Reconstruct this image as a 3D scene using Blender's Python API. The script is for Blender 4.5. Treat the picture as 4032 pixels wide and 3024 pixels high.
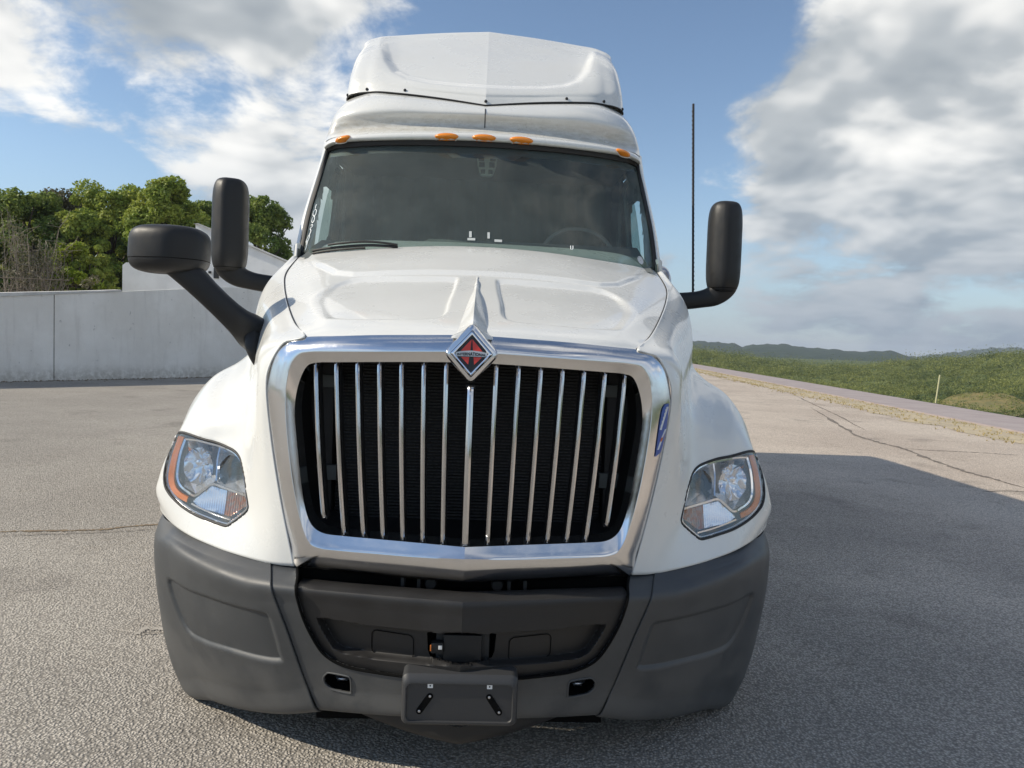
import bpy, bmesh, math, random
import numpy as np
from mathutils import Vector, Matrix
from mathutils.bvhtree import BVHTree

scene = bpy.context.scene
for o in list(bpy.data.objects): bpy.data.objects.remove(o)
COL = scene.collection
rad = math.radians

# ------------------------------------------------------------------ camera
cd = bpy.data.cameras.new('camera'); cam = bpy.data.objects.new('camera', cd); COL.objects.link(cam)
ax = [(0.99852, -0.03861, 0.03833), (-0.03603, 0.05852, 0.99764), (-0.04076, -0.99754, 0.05704)]
cp = (0.036, -2.44, 1.504)
cam.matrix_world = Matrix(((ax[0][0], ax[1][0], ax[2][0], cp[0]), (ax[0][1], ax[1][1], ax[2][1], cp[1]), (ax[0][2], ax[1][2], ax[2][2], cp[2]), (0, 0, 0, 1)))
cd.sensor_width = 36; cd.lens = 26.040; cd.clip_start = 0.05; cd.clip_end = 20000
scene.camera = cam

# ------------------------------------------------------------------ light
SUN_EL, SUN_AZ = 35.0, -95.0          # degrees; azimuth from +Y towards +X
sd = Vector((math.sin(rad(SUN_AZ))*math.cos(rad(SUN_EL)), math.cos(rad(SUN_AZ))*math.cos(rad(SUN_EL)), math.sin(rad(SUN_EL))))
ld = bpy.data.lights.new('sun', 'SUN'); ld.energy = 3.6; ld.angle = rad(0.53); ld.color = (1, .90, .74)
sun = bpy.data.objects.new('sun', ld); COL.objects.link(sun)
sun.rotation_euler = sd.to_track_quat('Z', 'Y').to_euler()
scene.view_settings.view_transform = 'Standard'; scene.view_settings.look = 'None'
scene.view_settings.exposure = 0.56; scene.view_settings.gamma = 1.0; scene.view_settings.use_curve_mapping = False

class NT:
    def __init__(s, tree): s.t = tree; s.l = tree.links
    def n(s, typ, inp=None, **kw):
        nd = s.t.nodes.new(typ)
        for k, v in kw.items(): setattr(nd, k, v)
        for k, v in (inp or {}).items():
            sk = nd.inputs[k]
            if isinstance(v, bpy.types.NodeSocket): s.l.new(v, sk)
            elif isinstance(v, bpy.types.Node): s.l.new(v.outputs[0], sk)
            else: sk.default_value = v
        return nd
    def math(s, op, a, b=0.0, c=0.0, clamp=False):
        nd = s.n('ShaderNodeMath', {0: a, 1: b, 2: c}, operation=op); nd.use_clamp = clamp; return nd.outputs[0]
    def vmath(s, op, a, b=(0, 0, 0)):
        nd = s.n('ShaderNodeVectorMath', {0: a, 1: b}, operation=op)
        return nd.outputs['Value'] if op in ('DISTANCE', 'DOT_PRODUCT', 'LENGTH') else nd.outputs[0]
    def ramp(s, v, a, b, to0=0.0, to1=1.0, kind='SMOOTHSTEP'):
        return s.n('ShaderNodeMapRange', {0: v, 1: a, 2: b, 3: to0, 4: to1}, interpolation_type=kind).outputs[0]
    def mix(s, f, a, b, mode='MIX'):
        nd = s.n('ShaderNodeMix', {0: f, 6: a, 7: b}, data_type='RGBA', blend_type=mode); return nd.outputs[2]
    def noise(s, vec, scale, detail=4, rough=.5, dim='3D', dist=0.0):
        return s.n('ShaderNodeTexNoise', {'Vector': vec, 'Scale': scale, 'Detail': detail, 'Roughness': rough, 'Distortion': dist}, noise_dimensions=dim)

# ------------------------------------------------------------------ sky
world = bpy.data.worlds.new('World'); scene.world = world; world.use_nodes = True
world.cycles.sampling_method = 'NONE'
wt = world.node_tree; wt.nodes.clear(); N = NT(wt)
BLOBS = [  # direction, angular radius, amount: where cloud gathers (+) or clears (-)
    ((-0.5073,0.808,0.2998), .13, .27), ((-0.3805,0.8624,0.3337), .14, .13), ((-0.2733,0.8949,0.3529), .18, .16), ((-0.1537,0.9112,0.3822), .13, .12), ((-0.447,0.8357,0.3191), .05, -.10),
    ((-0.3253,0.9309,0.166), .15, .20), ((-0.2533,0.9572,0.1398), .12, .16), ((-0.3957,0.9009,0.1785), .07, .08), ((-0.4674,0.856,0.2211), .17, -.22), ((-0.3496,0.904,0.246), .11, -.20), ((-0.2391,0.9368,0.2554), .10, -.16),
    ((0.0627,0.9219,0.3823), .22, -.22), ((0.2073,0.9213,0.3289), .15, -.24), ((-0.0942,0.9459,0.3105), .12, -.10), ((0.288,0.8802,0.3773), .13, -.22),
    ((0.3413,0.9008,0.2684), .11, .19), ((0.4449,0.8506,0.2803), .20, .15), ((0.5243,0.7772,0.3478), .22, .14), ((0.2375,0.9478,0.2126), .11, .13),
    ((0.4157,0.8901,0.1866), .10, -.03), ((0.5684,0.8001,0.1917), .14, .09), ((0.4954,0.8657,0.0715), .28, .06), ((0.3022,0.9525,0.039), .14, .05), ((0.2592,0.9522,0.1618), .07, -.08), ((0.343,0.9299,0.1331), .12, -.14), ((0.4911,0.8635,0.1148), .10, -.06)]
tc = N.n('ShaderNodeTexCoord'); dv = N.vmath('NORMALIZE', tc.outputs['Generated'])
sz = N.n('ShaderNodeSeparateXYZ', {0: dv}).outputs[2]
zz = N.math('DIVIDE', 1.0, N.math('ADD', N.math('MAXIMUM', sz, 0.0), .34))
pv = N.n('ShaderNodeVectorMath', {0: dv, 3: zz}, operation='SCALE').outputs[0]
bias = None
for c, r, a in BLOBS:
    t_ = N.ramp(N.vmath('DISTANCE', dv, c), 0.0, r*1.7, a, 0.0); bias = t_ if bias is None else N.math('ADD', bias, t_)
big = N.noise(pv, 1.0, 1, .5).outputs[0]
Ls = sd.normalized()
def cloud(off, det): return N.noise(N.vmath('ADD', pv, tuple(off)) if off else pv, 3.3, det, .60, dist=.2).outputs[0]
n0 = cloud(None, 9)
ns = cloud(Vector((0, 0, 0.001)), 3)
n1 = cloud(Ls*.13+Vector((0, 0, .13)), 3)
base = N.math('ADD', N.math('MULTIPLY', big, .45), bias)
D0 = N.math('ADD', N.math('MULTIPLY', n0, .80), base)
alpha = N.math('MULTIPLY', N.ramp(D0, .615, .755), .97)
lit = N.math('ADD', N.math('MULTIPLY', N.math('SUBTRACT', ns, n1), 2.9), N.math('MULTIPLY', N.math('SUBTRACT', n0, ns), 1.6))
thick = N.ramp(D0, .72, 1.02)
edge_ = N.vmath('DISTANCE', dv, (0.3289,0.9006,0.2842))
br = N.math('SUBTRACT', N.math('ADD', N.math('MULTIPLY', lit, .72), .62), N.math('MULTIPLY', thick, .26))
br = N.ramp(N.math('ADD', br, N.ramp(sz, .10, .55, -.10, .10)), -.30, 1.05)
ccol = N.n('ShaderNodeValToRGB', {0: br})
e = ccol.color_ramp.elements
e[0].position = 0; e[0].color = (.212, .242, .27, 1); e[1].position = 1; e[1].color = (.80, .785, .75, 1)
m = e.new(.45); m.color = (.355, .378, .395, 1)
# the low clouds near the horizon are seen through more air
low = N.ramp(sz, .0, .30, .80, 0.0)
ccol2 = N.mix(low, ccol.outputs[0], (.155, .21, .28, 1))
skyn = N.n('ShaderNodeTexSky', sky_type='NISHITA')
skyn.sun_disc = False; skyn.sun_elevation = rad(SUN_EL); skyn.sun_rotation = rad(SUN_AZ)
skyn.air_density = 1.0; skyn.dust_density = .0; skyn.ozone_density = 1.6
skyc = N.n('ShaderNodeMix', {0: N.ramp(sz, -.02, .22, .75, 0.0), 6: skyn.outputs[0], 7: (1.9, 2.75, 4.0, 1)}, data_type='RGBA')
bg1 = N.n('ShaderNodeBackground', {0: skyc.outputs[2], 1: .094})
bg2 = N.n('ShaderNodeBackground', {0: ccol2, 1: 1.0})
mx = N.n('ShaderNodeMixShader', {0: alpha, 1: bg1.outputs[0], 2: bg2.outputs[0]})
wo = N.n('ShaderNodeOutputWorld', {0: mx.outputs[0]})

# ------------------------------------------------------------------ materials
MATS = {}
def setin(b, names, v):
    for nm in names:
        if nm in b.inputs: b.inputs[nm].default_value = v; return
def mat(name, col=(.5, .5, .5), rough=.5, metal=0.0, coat=0.0, bump=None, var=None, spec=.5, extra=None):
    m = bpy.data.materials.new(name); m.use_nodes = True; MATS[name] = m
    t = m.node_tree; n = NT(t); b = t.nodes['Principled BSDF']
    b.inputs['Base Color'].default_value = (*col, 1); b.inputs['Roughness'].default_value = rough; b.inputs['Metallic'].default_value = metal
    b.inputs['Specular IOR Level'].default_value = spec
    b.inputs['Coat Weight'].default_value = coat; b.inputs['Coat Roughness'].default_value = .03
    co = n.n('ShaderNodeTexCoord').outputs['Object']
    if var:     # (scale, second colour, amount, detail)
        nz = n.noise(co, var[0], var[3] if len(var) > 3 else 5, .6)
        f = n.ramp(nz.outputs[0], .35, .68, 0, var[2])
        t.links.new(n.mix(f, (*col, 1), (*var[1], 1)), b.inputs['Base Color'])
        t.links.new(n.ramp(nz.outputs[0], .3, .7, rough*.85, min(1, rough*1.2)), b.inputs['Roughness'])
    if bump:    # (scale, strength, distance)
        nz = n.noise(co, bump[0], 3, .6)
        bp_ = n.n('ShaderNodeBump', {'Height': nz.outputs[0], 'Strength': bump[1], 'Distance': bump[2]})
        t.links.new(bp_.outputs[0], b.inputs['Normal'])
    if extra: extra(n, b, co)
    return m
def grime(n, b, co):      # road dust settled on the paint
    n1 = n.noise(co, 3.2, 6, .65).outputs[0]; n2 = n.noise(co, 150, 2, .5).outputs[0]; n3 = n.noise(co, 38, 3, .5).outputs[0]
    f = n.math('ADD', n.ramp(n1, .45, .8, 0, .14), n.ramp(n2, .74, .77, 0, .3))
    f = n.math('ADD', f, n.ramp(n3, .79, .82, 0, .2))
    n.l.new(n.mix(f, (.70, .705, .68, 1), (.50, .475, .42, 1)), b.inputs['Base Color'])
    n.l.new(n.ramp(n1, .3, .7, .22, .38), b.inputs['Roughness'])
mat('paint', (.8, .8, .77), .30, coat=.45, extra=grime)
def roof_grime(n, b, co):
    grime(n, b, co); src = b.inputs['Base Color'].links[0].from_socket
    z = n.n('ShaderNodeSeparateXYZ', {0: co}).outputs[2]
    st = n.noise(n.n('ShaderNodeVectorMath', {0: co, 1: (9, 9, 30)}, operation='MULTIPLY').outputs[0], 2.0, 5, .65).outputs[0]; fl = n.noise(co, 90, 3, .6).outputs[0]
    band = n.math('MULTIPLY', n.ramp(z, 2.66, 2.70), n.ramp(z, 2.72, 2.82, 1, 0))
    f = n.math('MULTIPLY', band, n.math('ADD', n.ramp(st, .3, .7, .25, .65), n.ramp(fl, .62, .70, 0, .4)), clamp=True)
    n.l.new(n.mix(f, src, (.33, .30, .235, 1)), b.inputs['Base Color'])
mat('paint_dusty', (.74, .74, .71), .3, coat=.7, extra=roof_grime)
def chrome_x(n, b, co):
    n1 = n.noise(co, 6, 5, .6).outputs[0]; n2 = n.noise(co, 60, 3, .6).outputs[0]
    n.l.new(n.math('ADD', n.ramp(n1, .3, .7, .12, .22), n.ramp(n2, .5, .75, 0, .06)), b.inputs['Roughness'])
    bb = n.n('ShaderNodeBump', {'Height': n.noise(co, 9, 2, .5).outputs[0], 'Strength': .12, 'Distance': .01}); n.l.new(bb.outputs[0], b.inputs['Normal'])
mat('chrome', (.74, .74, .75), .1, 1.0, extra=chrome_x)
mat('bar_chrome', (.62, .62, .63), .14, 1.0, bump=(30, .05, .002))
mat('bright_chrome', (.9, .9, .92), .05, 1.0)
mat('dull_metal', (.52, .52, .54), .28, .9, bump=(40, .1, .002))
def scuffed(c0, c1, dust):
    def ex(n, b, co):
        n1 = n.noise(co, 4, 6, .65).outputs[0]; n2 = n.noise(co, 300, 2, .6).outputs[0]
        sc = n.noise(n.n('ShaderNodeVectorMath', {0: co, 1: (1, 1, 7)}, operation='MULTIPLY').outputs[0], 14, 6, .75).outputs[0]; sp_ = n.noise(co, 55, 3, .6).outputs[0]
        z = n.n('ShaderNodeSeparateXYZ', {0: co}).outputs[2]
        c = n.mix(n.ramp(n1, .35, .65), (*c0, 1), (*c1, 1)); c = n.mix(n.ramp(sc, .62, .74, 0, .35), c, (*dust, 1)); c = n.mix(n.ramp(sp_, .70, .76, 0, .45), c, (*dust, 1))
        c = n.mix(n.math('MULTIPLY', n.ramp(z, .25, .45, .45, 0), n.ramp(n1, .3, .6)), c, (*dust, 1)); n.l.new(c, b.inputs['Base Color'])
        n.l.new(n.ramp(n1, .3, .7, .42, .60), b.inputs['Roughness'])
        bb = n.n('ShaderNodeBump', {'Height': n2, 'Strength': .25, 'Distance': .0012}); n.l.new(bb.outputs[0], b.inputs['Normal'])
    return ex
mat('bumper_grey', (.058, .062, .066), .48, extra=scuffed((.046, .050, .054), (.062, .065, .067), (.115, .114, .110)))
mat('insert_black', (.0155, .0145, .0145), .52, extra=scuffed((.0135, .013, .0132), (.019, .0182, .018), (.038, .037, .036)))
mat('black_plastic', (.017, .0172, .018), .46, bump=(650, .35, .0006), var=(20, (.021, .021, .021), .5), spec=.33)
mat('rubber', (.016, .016, .017), .62)
mat('void_black', (.004, .004, .004), .9, spec=.1)
mat('dark_part', (.02, .021, .022), .6)
mat('amber', (.86, .27, .015), .18, coat=.7, bump=(160, .3, .002))
mat('amber_dull', (.72, .20, .03), .25, coat=.6)
mat('red_gloss', (.62, .035, .02), .25, coat=.3)
mat('red_lens', (.28, .01, .012), .2, coat=.5)
mat('black_gloss', (.008, .008, .009), .2)
mat('white_print', (.75, .75, .73), .5)
mat('marker_ink', (.85, .88, .88), .5)
mat('blue_print', (.03, .09, .36), .35)
mat('orange_print', (.7, .2, .04), .4)
mat('interior', (.11, .125, .122), .75, var=(3, (.13, .14, .138), .6))
mat('curtain', (.155, .195, .19), .85)
mat('console', (.55, .58, .56), .5)
mat('lamp_silver', (.80, .81, .83), .24, .85, bump=(60, .08, .003))
mat('satin_metal', (.55, .55, .56), .38, .75)
mat('wheel_grey', (.22, .23, .23), .5)
mat('sill_line', (.42, .42, .40), .6)
def thin_glass(name, tint, refl=1.0, f0=.06, haze=0.0):
    m = bpy.data.materials.new(name); m.use_nodes = True; MATS[name] = m; t = m.node_tree; t.nodes.clear(); n = NT(t)
    tr = n.n('ShaderNodeBsdfTransparent', {0: (*tint, 1)}); gl = n.n('ShaderNodeBsdfGlossy', {0: (refl, refl, refl, 1), 1: .015})
    ge = n.n('ShaderNodeNewGeometry'); c_ = n.math('ABSOLUTE', n.vmath('DOT_PRODUCT', ge.outputs['Incoming'], ge.outputs['Normal']))
    f = n.math('ADD', n.math('MULTIPLY', n.math('POWER', n.math('SUBTRACT', 1.0, c_, clamp=True), 5.0), 1-f0), f0, clamp=True)
    mxs = n.n('ShaderNodeMixShader', {0: f, 1: tr.outputs[0], 2: gl.outputs[0]})
    if haze:
        df = n.n('ShaderNodeBsdfDiffuse', {0: (.42, .48, .46, 1)})
        co = n.n('ShaderNodeTexCoord').outputs['Object']
        hz = n.math('MULTIPLY', n.ramp(n.noise(co, 7, 5, .6).outputs[0], .2, .9, .75, 1.1), haze)
        mxs = n.n('ShaderNodeMixShader', {0: hz, 1: mxs.outputs[0], 2: df.outputs[0]})
    n.n('ShaderNodeOutputMaterial', {0: mxs.outputs[0]})
thin_glass('windscreen_glass', (.64, .75, .72), .7, .04, .135)
thin_glass('side_glass', (.50, .60, .56), .9, .05)
thin_glass('lens_clear', (.95, .96, .97), 1.0, .09, .075)  # pale diffuse part stands in for bright sky reflection on the lens

# ------------------------------------------------------------------ mesh helpers
def tag(o, label, cat, group=None, kind=None):
    if label: o['label'] = label
    if cat: o['category'] = cat
    if group: o['group'] = group
    if kind: o['kind'] = kind
    return o
def link(name, me, parent=None, material=None, smooth=True, sharp=35):
    o = bpy.data.objects.new(name, me); COL.objects.link(o)
    if material: me.materials.append(MATS[material] if isinstance(material, str) else material)
    if smooth and len(me.polygons):
        me.polygons.foreach_set('use_smooth', [True]*len(me.polygons))
        if sharp:
            bm = bmesh.new(); bm.from_mesh(me)
            a = rad(sharp)
            for e_ in bm.edges:
                e_.smooth = not (len(e_.link_faces) == 2 and e_.calc_face_angle(0) > a)
            bm.to_mesh(me); bm.free()
    if parent: o.parent = parent
    return o
def mesh(name, verts, faces, parent=None, material=None, smooth=True, sharp=35):
    me = bpy.data.meshes.new(name); me.from_pydata([tuple(map(float, v)) for v in verts], [], faces); me.update()
    return link(name, me, parent, material, smooth, sharp)
def cr(P, n):
    P = np.asarray(P, float); Q = np.vstack([2*P[0]-P[1], P, 2*P[-1]-P[-2]]); out = []
    for i in range(1, len(Q)-2):
        p0, p1, p2, p3 = Q[i-1], Q[i], Q[i+1], Q[i+2]
        for k in range(n):
            t = k/n
            out.append(.5*((2*p1)+(-p0+p2)*t+(2*p0-5*p1+4*p2-p3)*t*t+(-p0+3*p1-3*p2+p3)*t**3))
    out.append(Q[-2]); return np.array(out)
def loft(rows, nu, nv):
    R_ = [cr(r, nu) for r in rows]; R_ = np.array(R_)
    return np.stack([cr(R_[:, j], nv) for j in range(R_.shape[1])], 1)      # (rows, cols, 3)
def grid_faces(nr, nc, flip=False, off=0):
    f = []
    for i in range(nr-1):
        for j in range(nc-1):
            a = off+i*nc+j; q = (a, a+1, a+nc+1, a+nc)
            f.append(q[::-1] if flip else q)
    return f
def mirx(V): W_ = np.array(V, float).copy(); W_[..., 0] *= -1; return W_
def grid_obj(name, V, parent, material, flip=False, solid=0, mask=None, sharp=35):
    nr, nc = V.shape[:2]; f = grid_faces(nr, nc, flip)
    if mask is not None: f = [q for q, m_ in zip(f, mask.ravel()) if m_]
    vv = V.reshape(-1, 3)
    used = sorted({i for q in f for i in q}); mp = {i: k for k, i in enumerate(used)}
    o = mesh(name, vv[used], [tuple(mp[i] for i in q) for q in f], parent, material, sharp=sharp)
    if solid:
        md = o.modifiers.new('solid', 'SOLIDIFY'); md.thickness = abs(solid); md.offset = -1 if solid > 0 else 1
    return o
def sym_obj(name, V, parent, material, mask=None, sharp=35):       # left half grid plus its mirror image, one mesh
    nr, nc = V.shape[:2]; f1 = grid_faces(nr, nc)
    if mask is not None: f1 = [q for q, m_ in zip(f1, mask.ravel()) if m_]
    n = nr*nc; f = f1+[tuple(i+n for i in q)[::-1] for q in f1]
    vv = np.vstack([V.reshape(-1, 3), mirx(V).reshape(-1, 3)])
    used = sorted({i for q in f for i in q}); mp = {i: k for k, i in enumerate(used)}
    return mesh(name, vv[used], [tuple(mp[i] for i in q) for q in f], parent, material, sharp=sharp)
def inpoly(P, poly):
    x, y = P[..., 0], P[..., 1]; c = np.zeros(x.shape, bool); n = len(poly)
    for i in range(n):
        x1, y1 = poly[i]; x2, y2 = poly[i-1]
        if y1 == y2: continue
        c ^= ((y1 > y) != (y2 > y)) & (x < (x2-x1)*(y-y1)/(y2-y1)+x1)
    return c
def polydist(P, poly):
    best = np.full(P.shape[:-1], 1e9); near = np.zeros(P.shape)
    for i in range(len(poly)):
        a = np.array(poly[i-1]); b = np.array(poly[i]); ab = b-a; L2 = ab@ab
        if L2 < 1e-14: continue
        t = np.clip(((P-a)@ab)/L2, 0, 1); q = a+t[..., None]*ab; dd = np.linalg.norm(P-q, axis=-1)
        m_ = dd < best; best[m_] = dd[m_]; near[m_] = q[m_]
    return best, near
def smooth_poly(pts, n=6):
    P = [tuple(p) for p in pts]; Q = cr(P[-2:]+P+P[:3], n); Q = Q[2*n:-2*n]; return Q[:-1] if len(Q) > 1 else Q
def cut_mask(V, poly, axes=(0, 2), snap=.004):
    """Snap grid vertices onto the outline and say which cells lie inside it (V is changed)."""
    P = V[..., axes]; d_, nr_ = polydist(P, poly); m_ = d_ < snap
    for k, a in enumerate(axes): V[..., a] = np.where(m_, nr_[..., k], V[..., a])
    C = (V[:-1, :-1]+V[1:, :-1]+V[:-1, 1:]+V[1:, 1:])/4
    return inpoly(C[..., axes], poly)
def sstep(x, a, b): t = np.clip((x-a)/(b-a), 0, 1); return t*t*(3-2*t)
def tube_mesh(path, r, n=8, closed=False, cap=True, flat=None):
    P = np.asarray(path, float); m_ = len(P); rr = r if hasattr(r, '__len__') else [r]*m_
    V = []; F = []; up = np.array((0, 0, 1.)); prev = None
    for i in range(m_):
        a = P[(i-1) % m_] if (closed or i > 0) else P[i]; b = P[(i+1) % m_] if (closed or i < m_-1) else P[i]
        t = b-a; t = t/(np.linalg.norm(t)+1e-12)
        if prev is None:
            u_ = np.cross(t, up); u_ = u_ if np.linalg.norm(u_) > 1e-3 else np.cross(t, (0, 1., 0))
        else: u_ = prev-t*(prev@t)
        u_ = u_/(np.linalg.norm(u_)+1e-12); prev = u_; w_ = np.cross(t, u_)
        for k in range(n):
            an = 2*math.pi*k/n; V.append(P[i]+rr[i]*(math.cos(an)*u_+math.sin(an)*w_))
    for i in range(m_ if closed else m_-1):
        for k in range(n):
            a = i*n+k; b = i*n+(k+1) % n; c = ((i+1) % m_)*n+(k+1) % n; d = ((i+1) % m_)*n+k; F.append((a, b, c, d))
    if cap and not closed: F.append(tuple(range(n))[::-1]); F.append(tuple((m_-1)*n+k for k in range(n)))
    return V, F
def tube(name, path, r, parent, material, n=8, closed=False):
    V, F = tube_mesh(path, r, n, closed); return mesh(name, V, F, parent, material, sharp=50)
def box(name, c, s, parent, material, bev=.01, rot=None, seg=2):
    bm = bmesh.new(); bmesh.ops.create_cube(bm, size=1)
    for v in bm.verts: v.co = Vector((v.co.x*s[0], v.co.y*s[1], v.co.z*s[2]))
    if bev: bmesh.ops.bevel(bm, geom=bm.edges[:], offset=bev, segments=seg, profile=.6, affect='EDGES')
    if rot: bm.transform(Matrix.Rotation(rot[0], 4, 'X') @ Matrix.Rotation(rot[1], 4, 'Y') @ Matrix.Rotation(rot[2], 4, 'Z'))
    bm.transform(Matrix.Translation(c)); me = bpy.data.meshes.new(name); bm.to_mesh(me); bm.free()
    return link(name, me, parent, material)
def prism(name, poly, y0, y1, parent, material, bev=0.0, axes='xz'):
    """poly in (x, z), extruded along Y from y0 (front) to y1 (back)."""
    n = len(poly); V = [(p[0], y0, p[1]) for p in poly]+[(p[0], y1, p[1]) for p in poly]
    F = [tuple(range(n)), tuple(range(2*n-1, n-1, -1))]+[(i, (i+1) % n, n+(i+1) % n, n+i)[::-1] for i in range(n)]
    me = bpy.data.meshes.new(name); me.from_pydata([tuple(map(float, v)) for v in V], [], F)
    bm = bmesh.new(); bm.from_mesh(me); bmesh.ops.recalc_face_normals(bm, faces=bm.faces[:])
    if bev:
        ed = [e_ for e_ in bm.edges if e_.calc_face_angle(0) > .6]
        bmesh.ops.bevel(bm, geom=ed, offset=bev, segments=2, affect='EDGES')
    bm.to_mesh(me); bm.free(); return link(name, me, parent, material)
def rrect(x0, x1, z0, z1, r, n=6):
    out = []
    for cx, cz, a0 in ((x1-r, z1-r, 0), (x0+r, z1-r, 90), (x0+r, z0+r, 180), (x1-r, z0+r, 270)):
        for k in range(n+1):
            a = rad(a0+90*k/n); out.append((cx+r*math.cos(a), cz+r*math.sin(a)))
    return out
def dup_mirror(o, parent, name=None):
    """A mirror-image copy of a part (its own mesh) for the other side of the truck, with its sub-parts."""
    me = o.data.copy(); me.transform(Matrix.Scale(-1, 4, (1, 0, 0))); me.flip_normals()
    c = bpy.data.objects.new(name or o.name.split('.')[0], me); COL.objects.link(c); c.parent = parent
    for md in o.modifiers:
        if md.type == 'SOLIDIFY':
            m2 = c.modifiers.new('solid', 'SOLIDIFY'); m2.thickness = md.thickness; m2.offset = md.offset
    for ch in [k for k in bpy.data.objects if k.parent == o]: dup_mirror(ch, c)
    return c
def bvh_of(V):
    nr, nc = V.shape[:2]; return BVHTree.FromPolygons([tuple(map(float, v)) for v in V.reshape(-1, 3)], grid_faces(nr, nc))
def front_y(bvh, x, z, default=0.3):
    h = bvh.ray_cast(Vector((x, -3, z)), Vector((0, 1, 0))); return h[0].y if h[0] is not None else default
def a3(*pts): return np.array(pts, float)

# ================================================================== THE TRUCK
truck = bpy.data.objects.new('semi_truck', None); COL.objects.link(truck); truck.location = (0, 0, 0)
tag(truck, 'white semi truck seen head on with chrome grille, black mirrors and grey bumper', 'truck')

# ---- hood centre panel (columns: centre -> left seam; rows: grille -> windscreen)
H = [[(0.0022,0.02,1.5192), (-0.1413,0.03,1.5159), (-0.3129,0.055,1.5095), (-0.4583,0.085,1.5003), (-0.5703,0.12,1.4932)],
     [(0.0025,0.06,1.5396), (-0.1523,0.07,1.5375), (-0.3274,0.1,1.5326), (-0.4829,0.13,1.524), (-0.5994,0.17,1.5101)],
     [(0.0023,0.16,1.572), (-0.1647,0.17,1.5712), (-0.3504,0.2,1.567), (-0.5216,0.24,1.5591), (-0.6517,0.3,1.5379)],
     [(-0.001,0.42,1.6511), (-0.1912,0.43,1.6507), (-0.399,0.46,1.6474), (-0.6033,0.5,1.6379), (-0.7508,0.58,1.6114)],
     [(-0.0055,0.85,1.7805), (-0.2286,0.86,1.7788), (-0.4648,0.88,1.7688), (-0.7164,0.92,1.745), (-0.8711,0.97,1.7126)],
     [(-0.0073,1.12,1.8768), (-0.2526,1.13,1.8759), (-0.509,1.16,1.864), (-0.7744,1.22,1.8334), (-0.9437,1.27,1.7986)],
     [(-0.0096,1.38,1.9739), (-0.2765,1.4,1.9694), (-0.5546,1.45,1.9545), (-0.8193,1.52,1.9285), (-0.9714,1.6,1.9065)],
     [(0,1.62,2.03), (-.30,1.64,2.03), (-.58,1.69,2.03), (-.80,1.76,2.02), (-.93,1.84,1.99)]]
H = np.array(H); H[:, 0, 0] = 0
full = np.concatenate([H[:, ::-1], mirx(H)[:, 1:]], 1)
VH = loft(full, 40, 22)
# pressed panels either side of the ridge, and a soft swage behind them
px_ = np.abs(VH[..., 0]); py_ = VH[..., 1]
pan = smooth_poly([(.115, .20), (.30, .185), (.47, .215), (.56, .27), (.645, .47), (.66, .62), (.60, .80), (.52, .865), (.30, .85), (.10, .84), (.078, .80), (.09, .45)], 5)
Pq = np.stack([px_, py_], -1); dd, _ = polydist(Pq, pan); ins = inpoly(Pq, pan)
w_edge = .022+.05*sstep(px_, .35, .6)*(1-sstep(py_, .6, .8))
VH[..., 2] -= np.where(ins, .0135*sstep(dd/w_edge, 0, 1), 0)
# the cowl behind them stands a little proud along a crease that runs out to the rear corners
cl = np.array([(0, .885), (.10, .885), (.45, .885), (.56, .90), (.66, .98), (.80, 1.24), (.92, 1.55), (1.05, 1.9)])
cdist, _ = polydist(Pq, np.vstack([cl, (1.05, 5), (0, 5)])); cin = inpoly(Pq+1e-6, np.vstack([cl, (1.3, 1.9), (1.3, 5), (-.05, 5), (-.05, .885)]))
dl = np.full(px_.shape, 9.0)
for i in range(len(cl)-1):
    a_, b_ = cl[i], cl[i+1]; ab = b_-a_; t_ = np.clip(((Pq-a_)@ab)/(ab@ab), 0, 1); dl = np.minimum(dl, np.linalg.norm(Pq-(a_+t_[..., None]*ab), axis=-1))
VH[..., 2] += .013*np.where(cin, sstep(dl, 0, .030), 0)*(1-sstep(py_, 1.2, 1.5))
hood = grid_obj('hood', VH, truck, 'paint', solid=.006)
BH = bvh_of(VH)
def hood_z(x, y): h = BH.ray_cast(Vector((x, y, 4)), Vector((0, 0, -1))); return h[0].z if h[0] is not None else 1.5

# ---- centre ridge running up the hood from the badge
rid = []
for y, hw, ht in ((-.035, .067, .030), (.02, .062, .040), (.12, .055, .046), (.28, .046, .046), (.45, .036, .040), (.60, .027, .032), (.72, .021, .034), (.80, .014, .026), (.845, .007, .014), (.87, .002, .002)):
    zb = hood_z(.10, max(y, .06))-.006 if y > .04 else 1.518
    row = []
    for k in range(-8, 9):
        t = k/8; prof = (1-abs(t))**1.05 if abs(t) > .05 else .97
        row.append((t*hw, y, zb+ht*prof-(.004 if abs(k) == 8 else 0)))
    rid.append(row)
rid = [[(p[0]*1.0, -.046, 1.508) for p in rid[0]], [(p[0], -.042, p[2]-.004) for p in rid[0]]]+rid
VR = np.array(rid); VR = np.stack([cr(VR[:, j], 6) for j in range(VR.shape[1])], 1)
grid_obj('hood_ridge', VR, hood, 'paint', flip=True)

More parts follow.
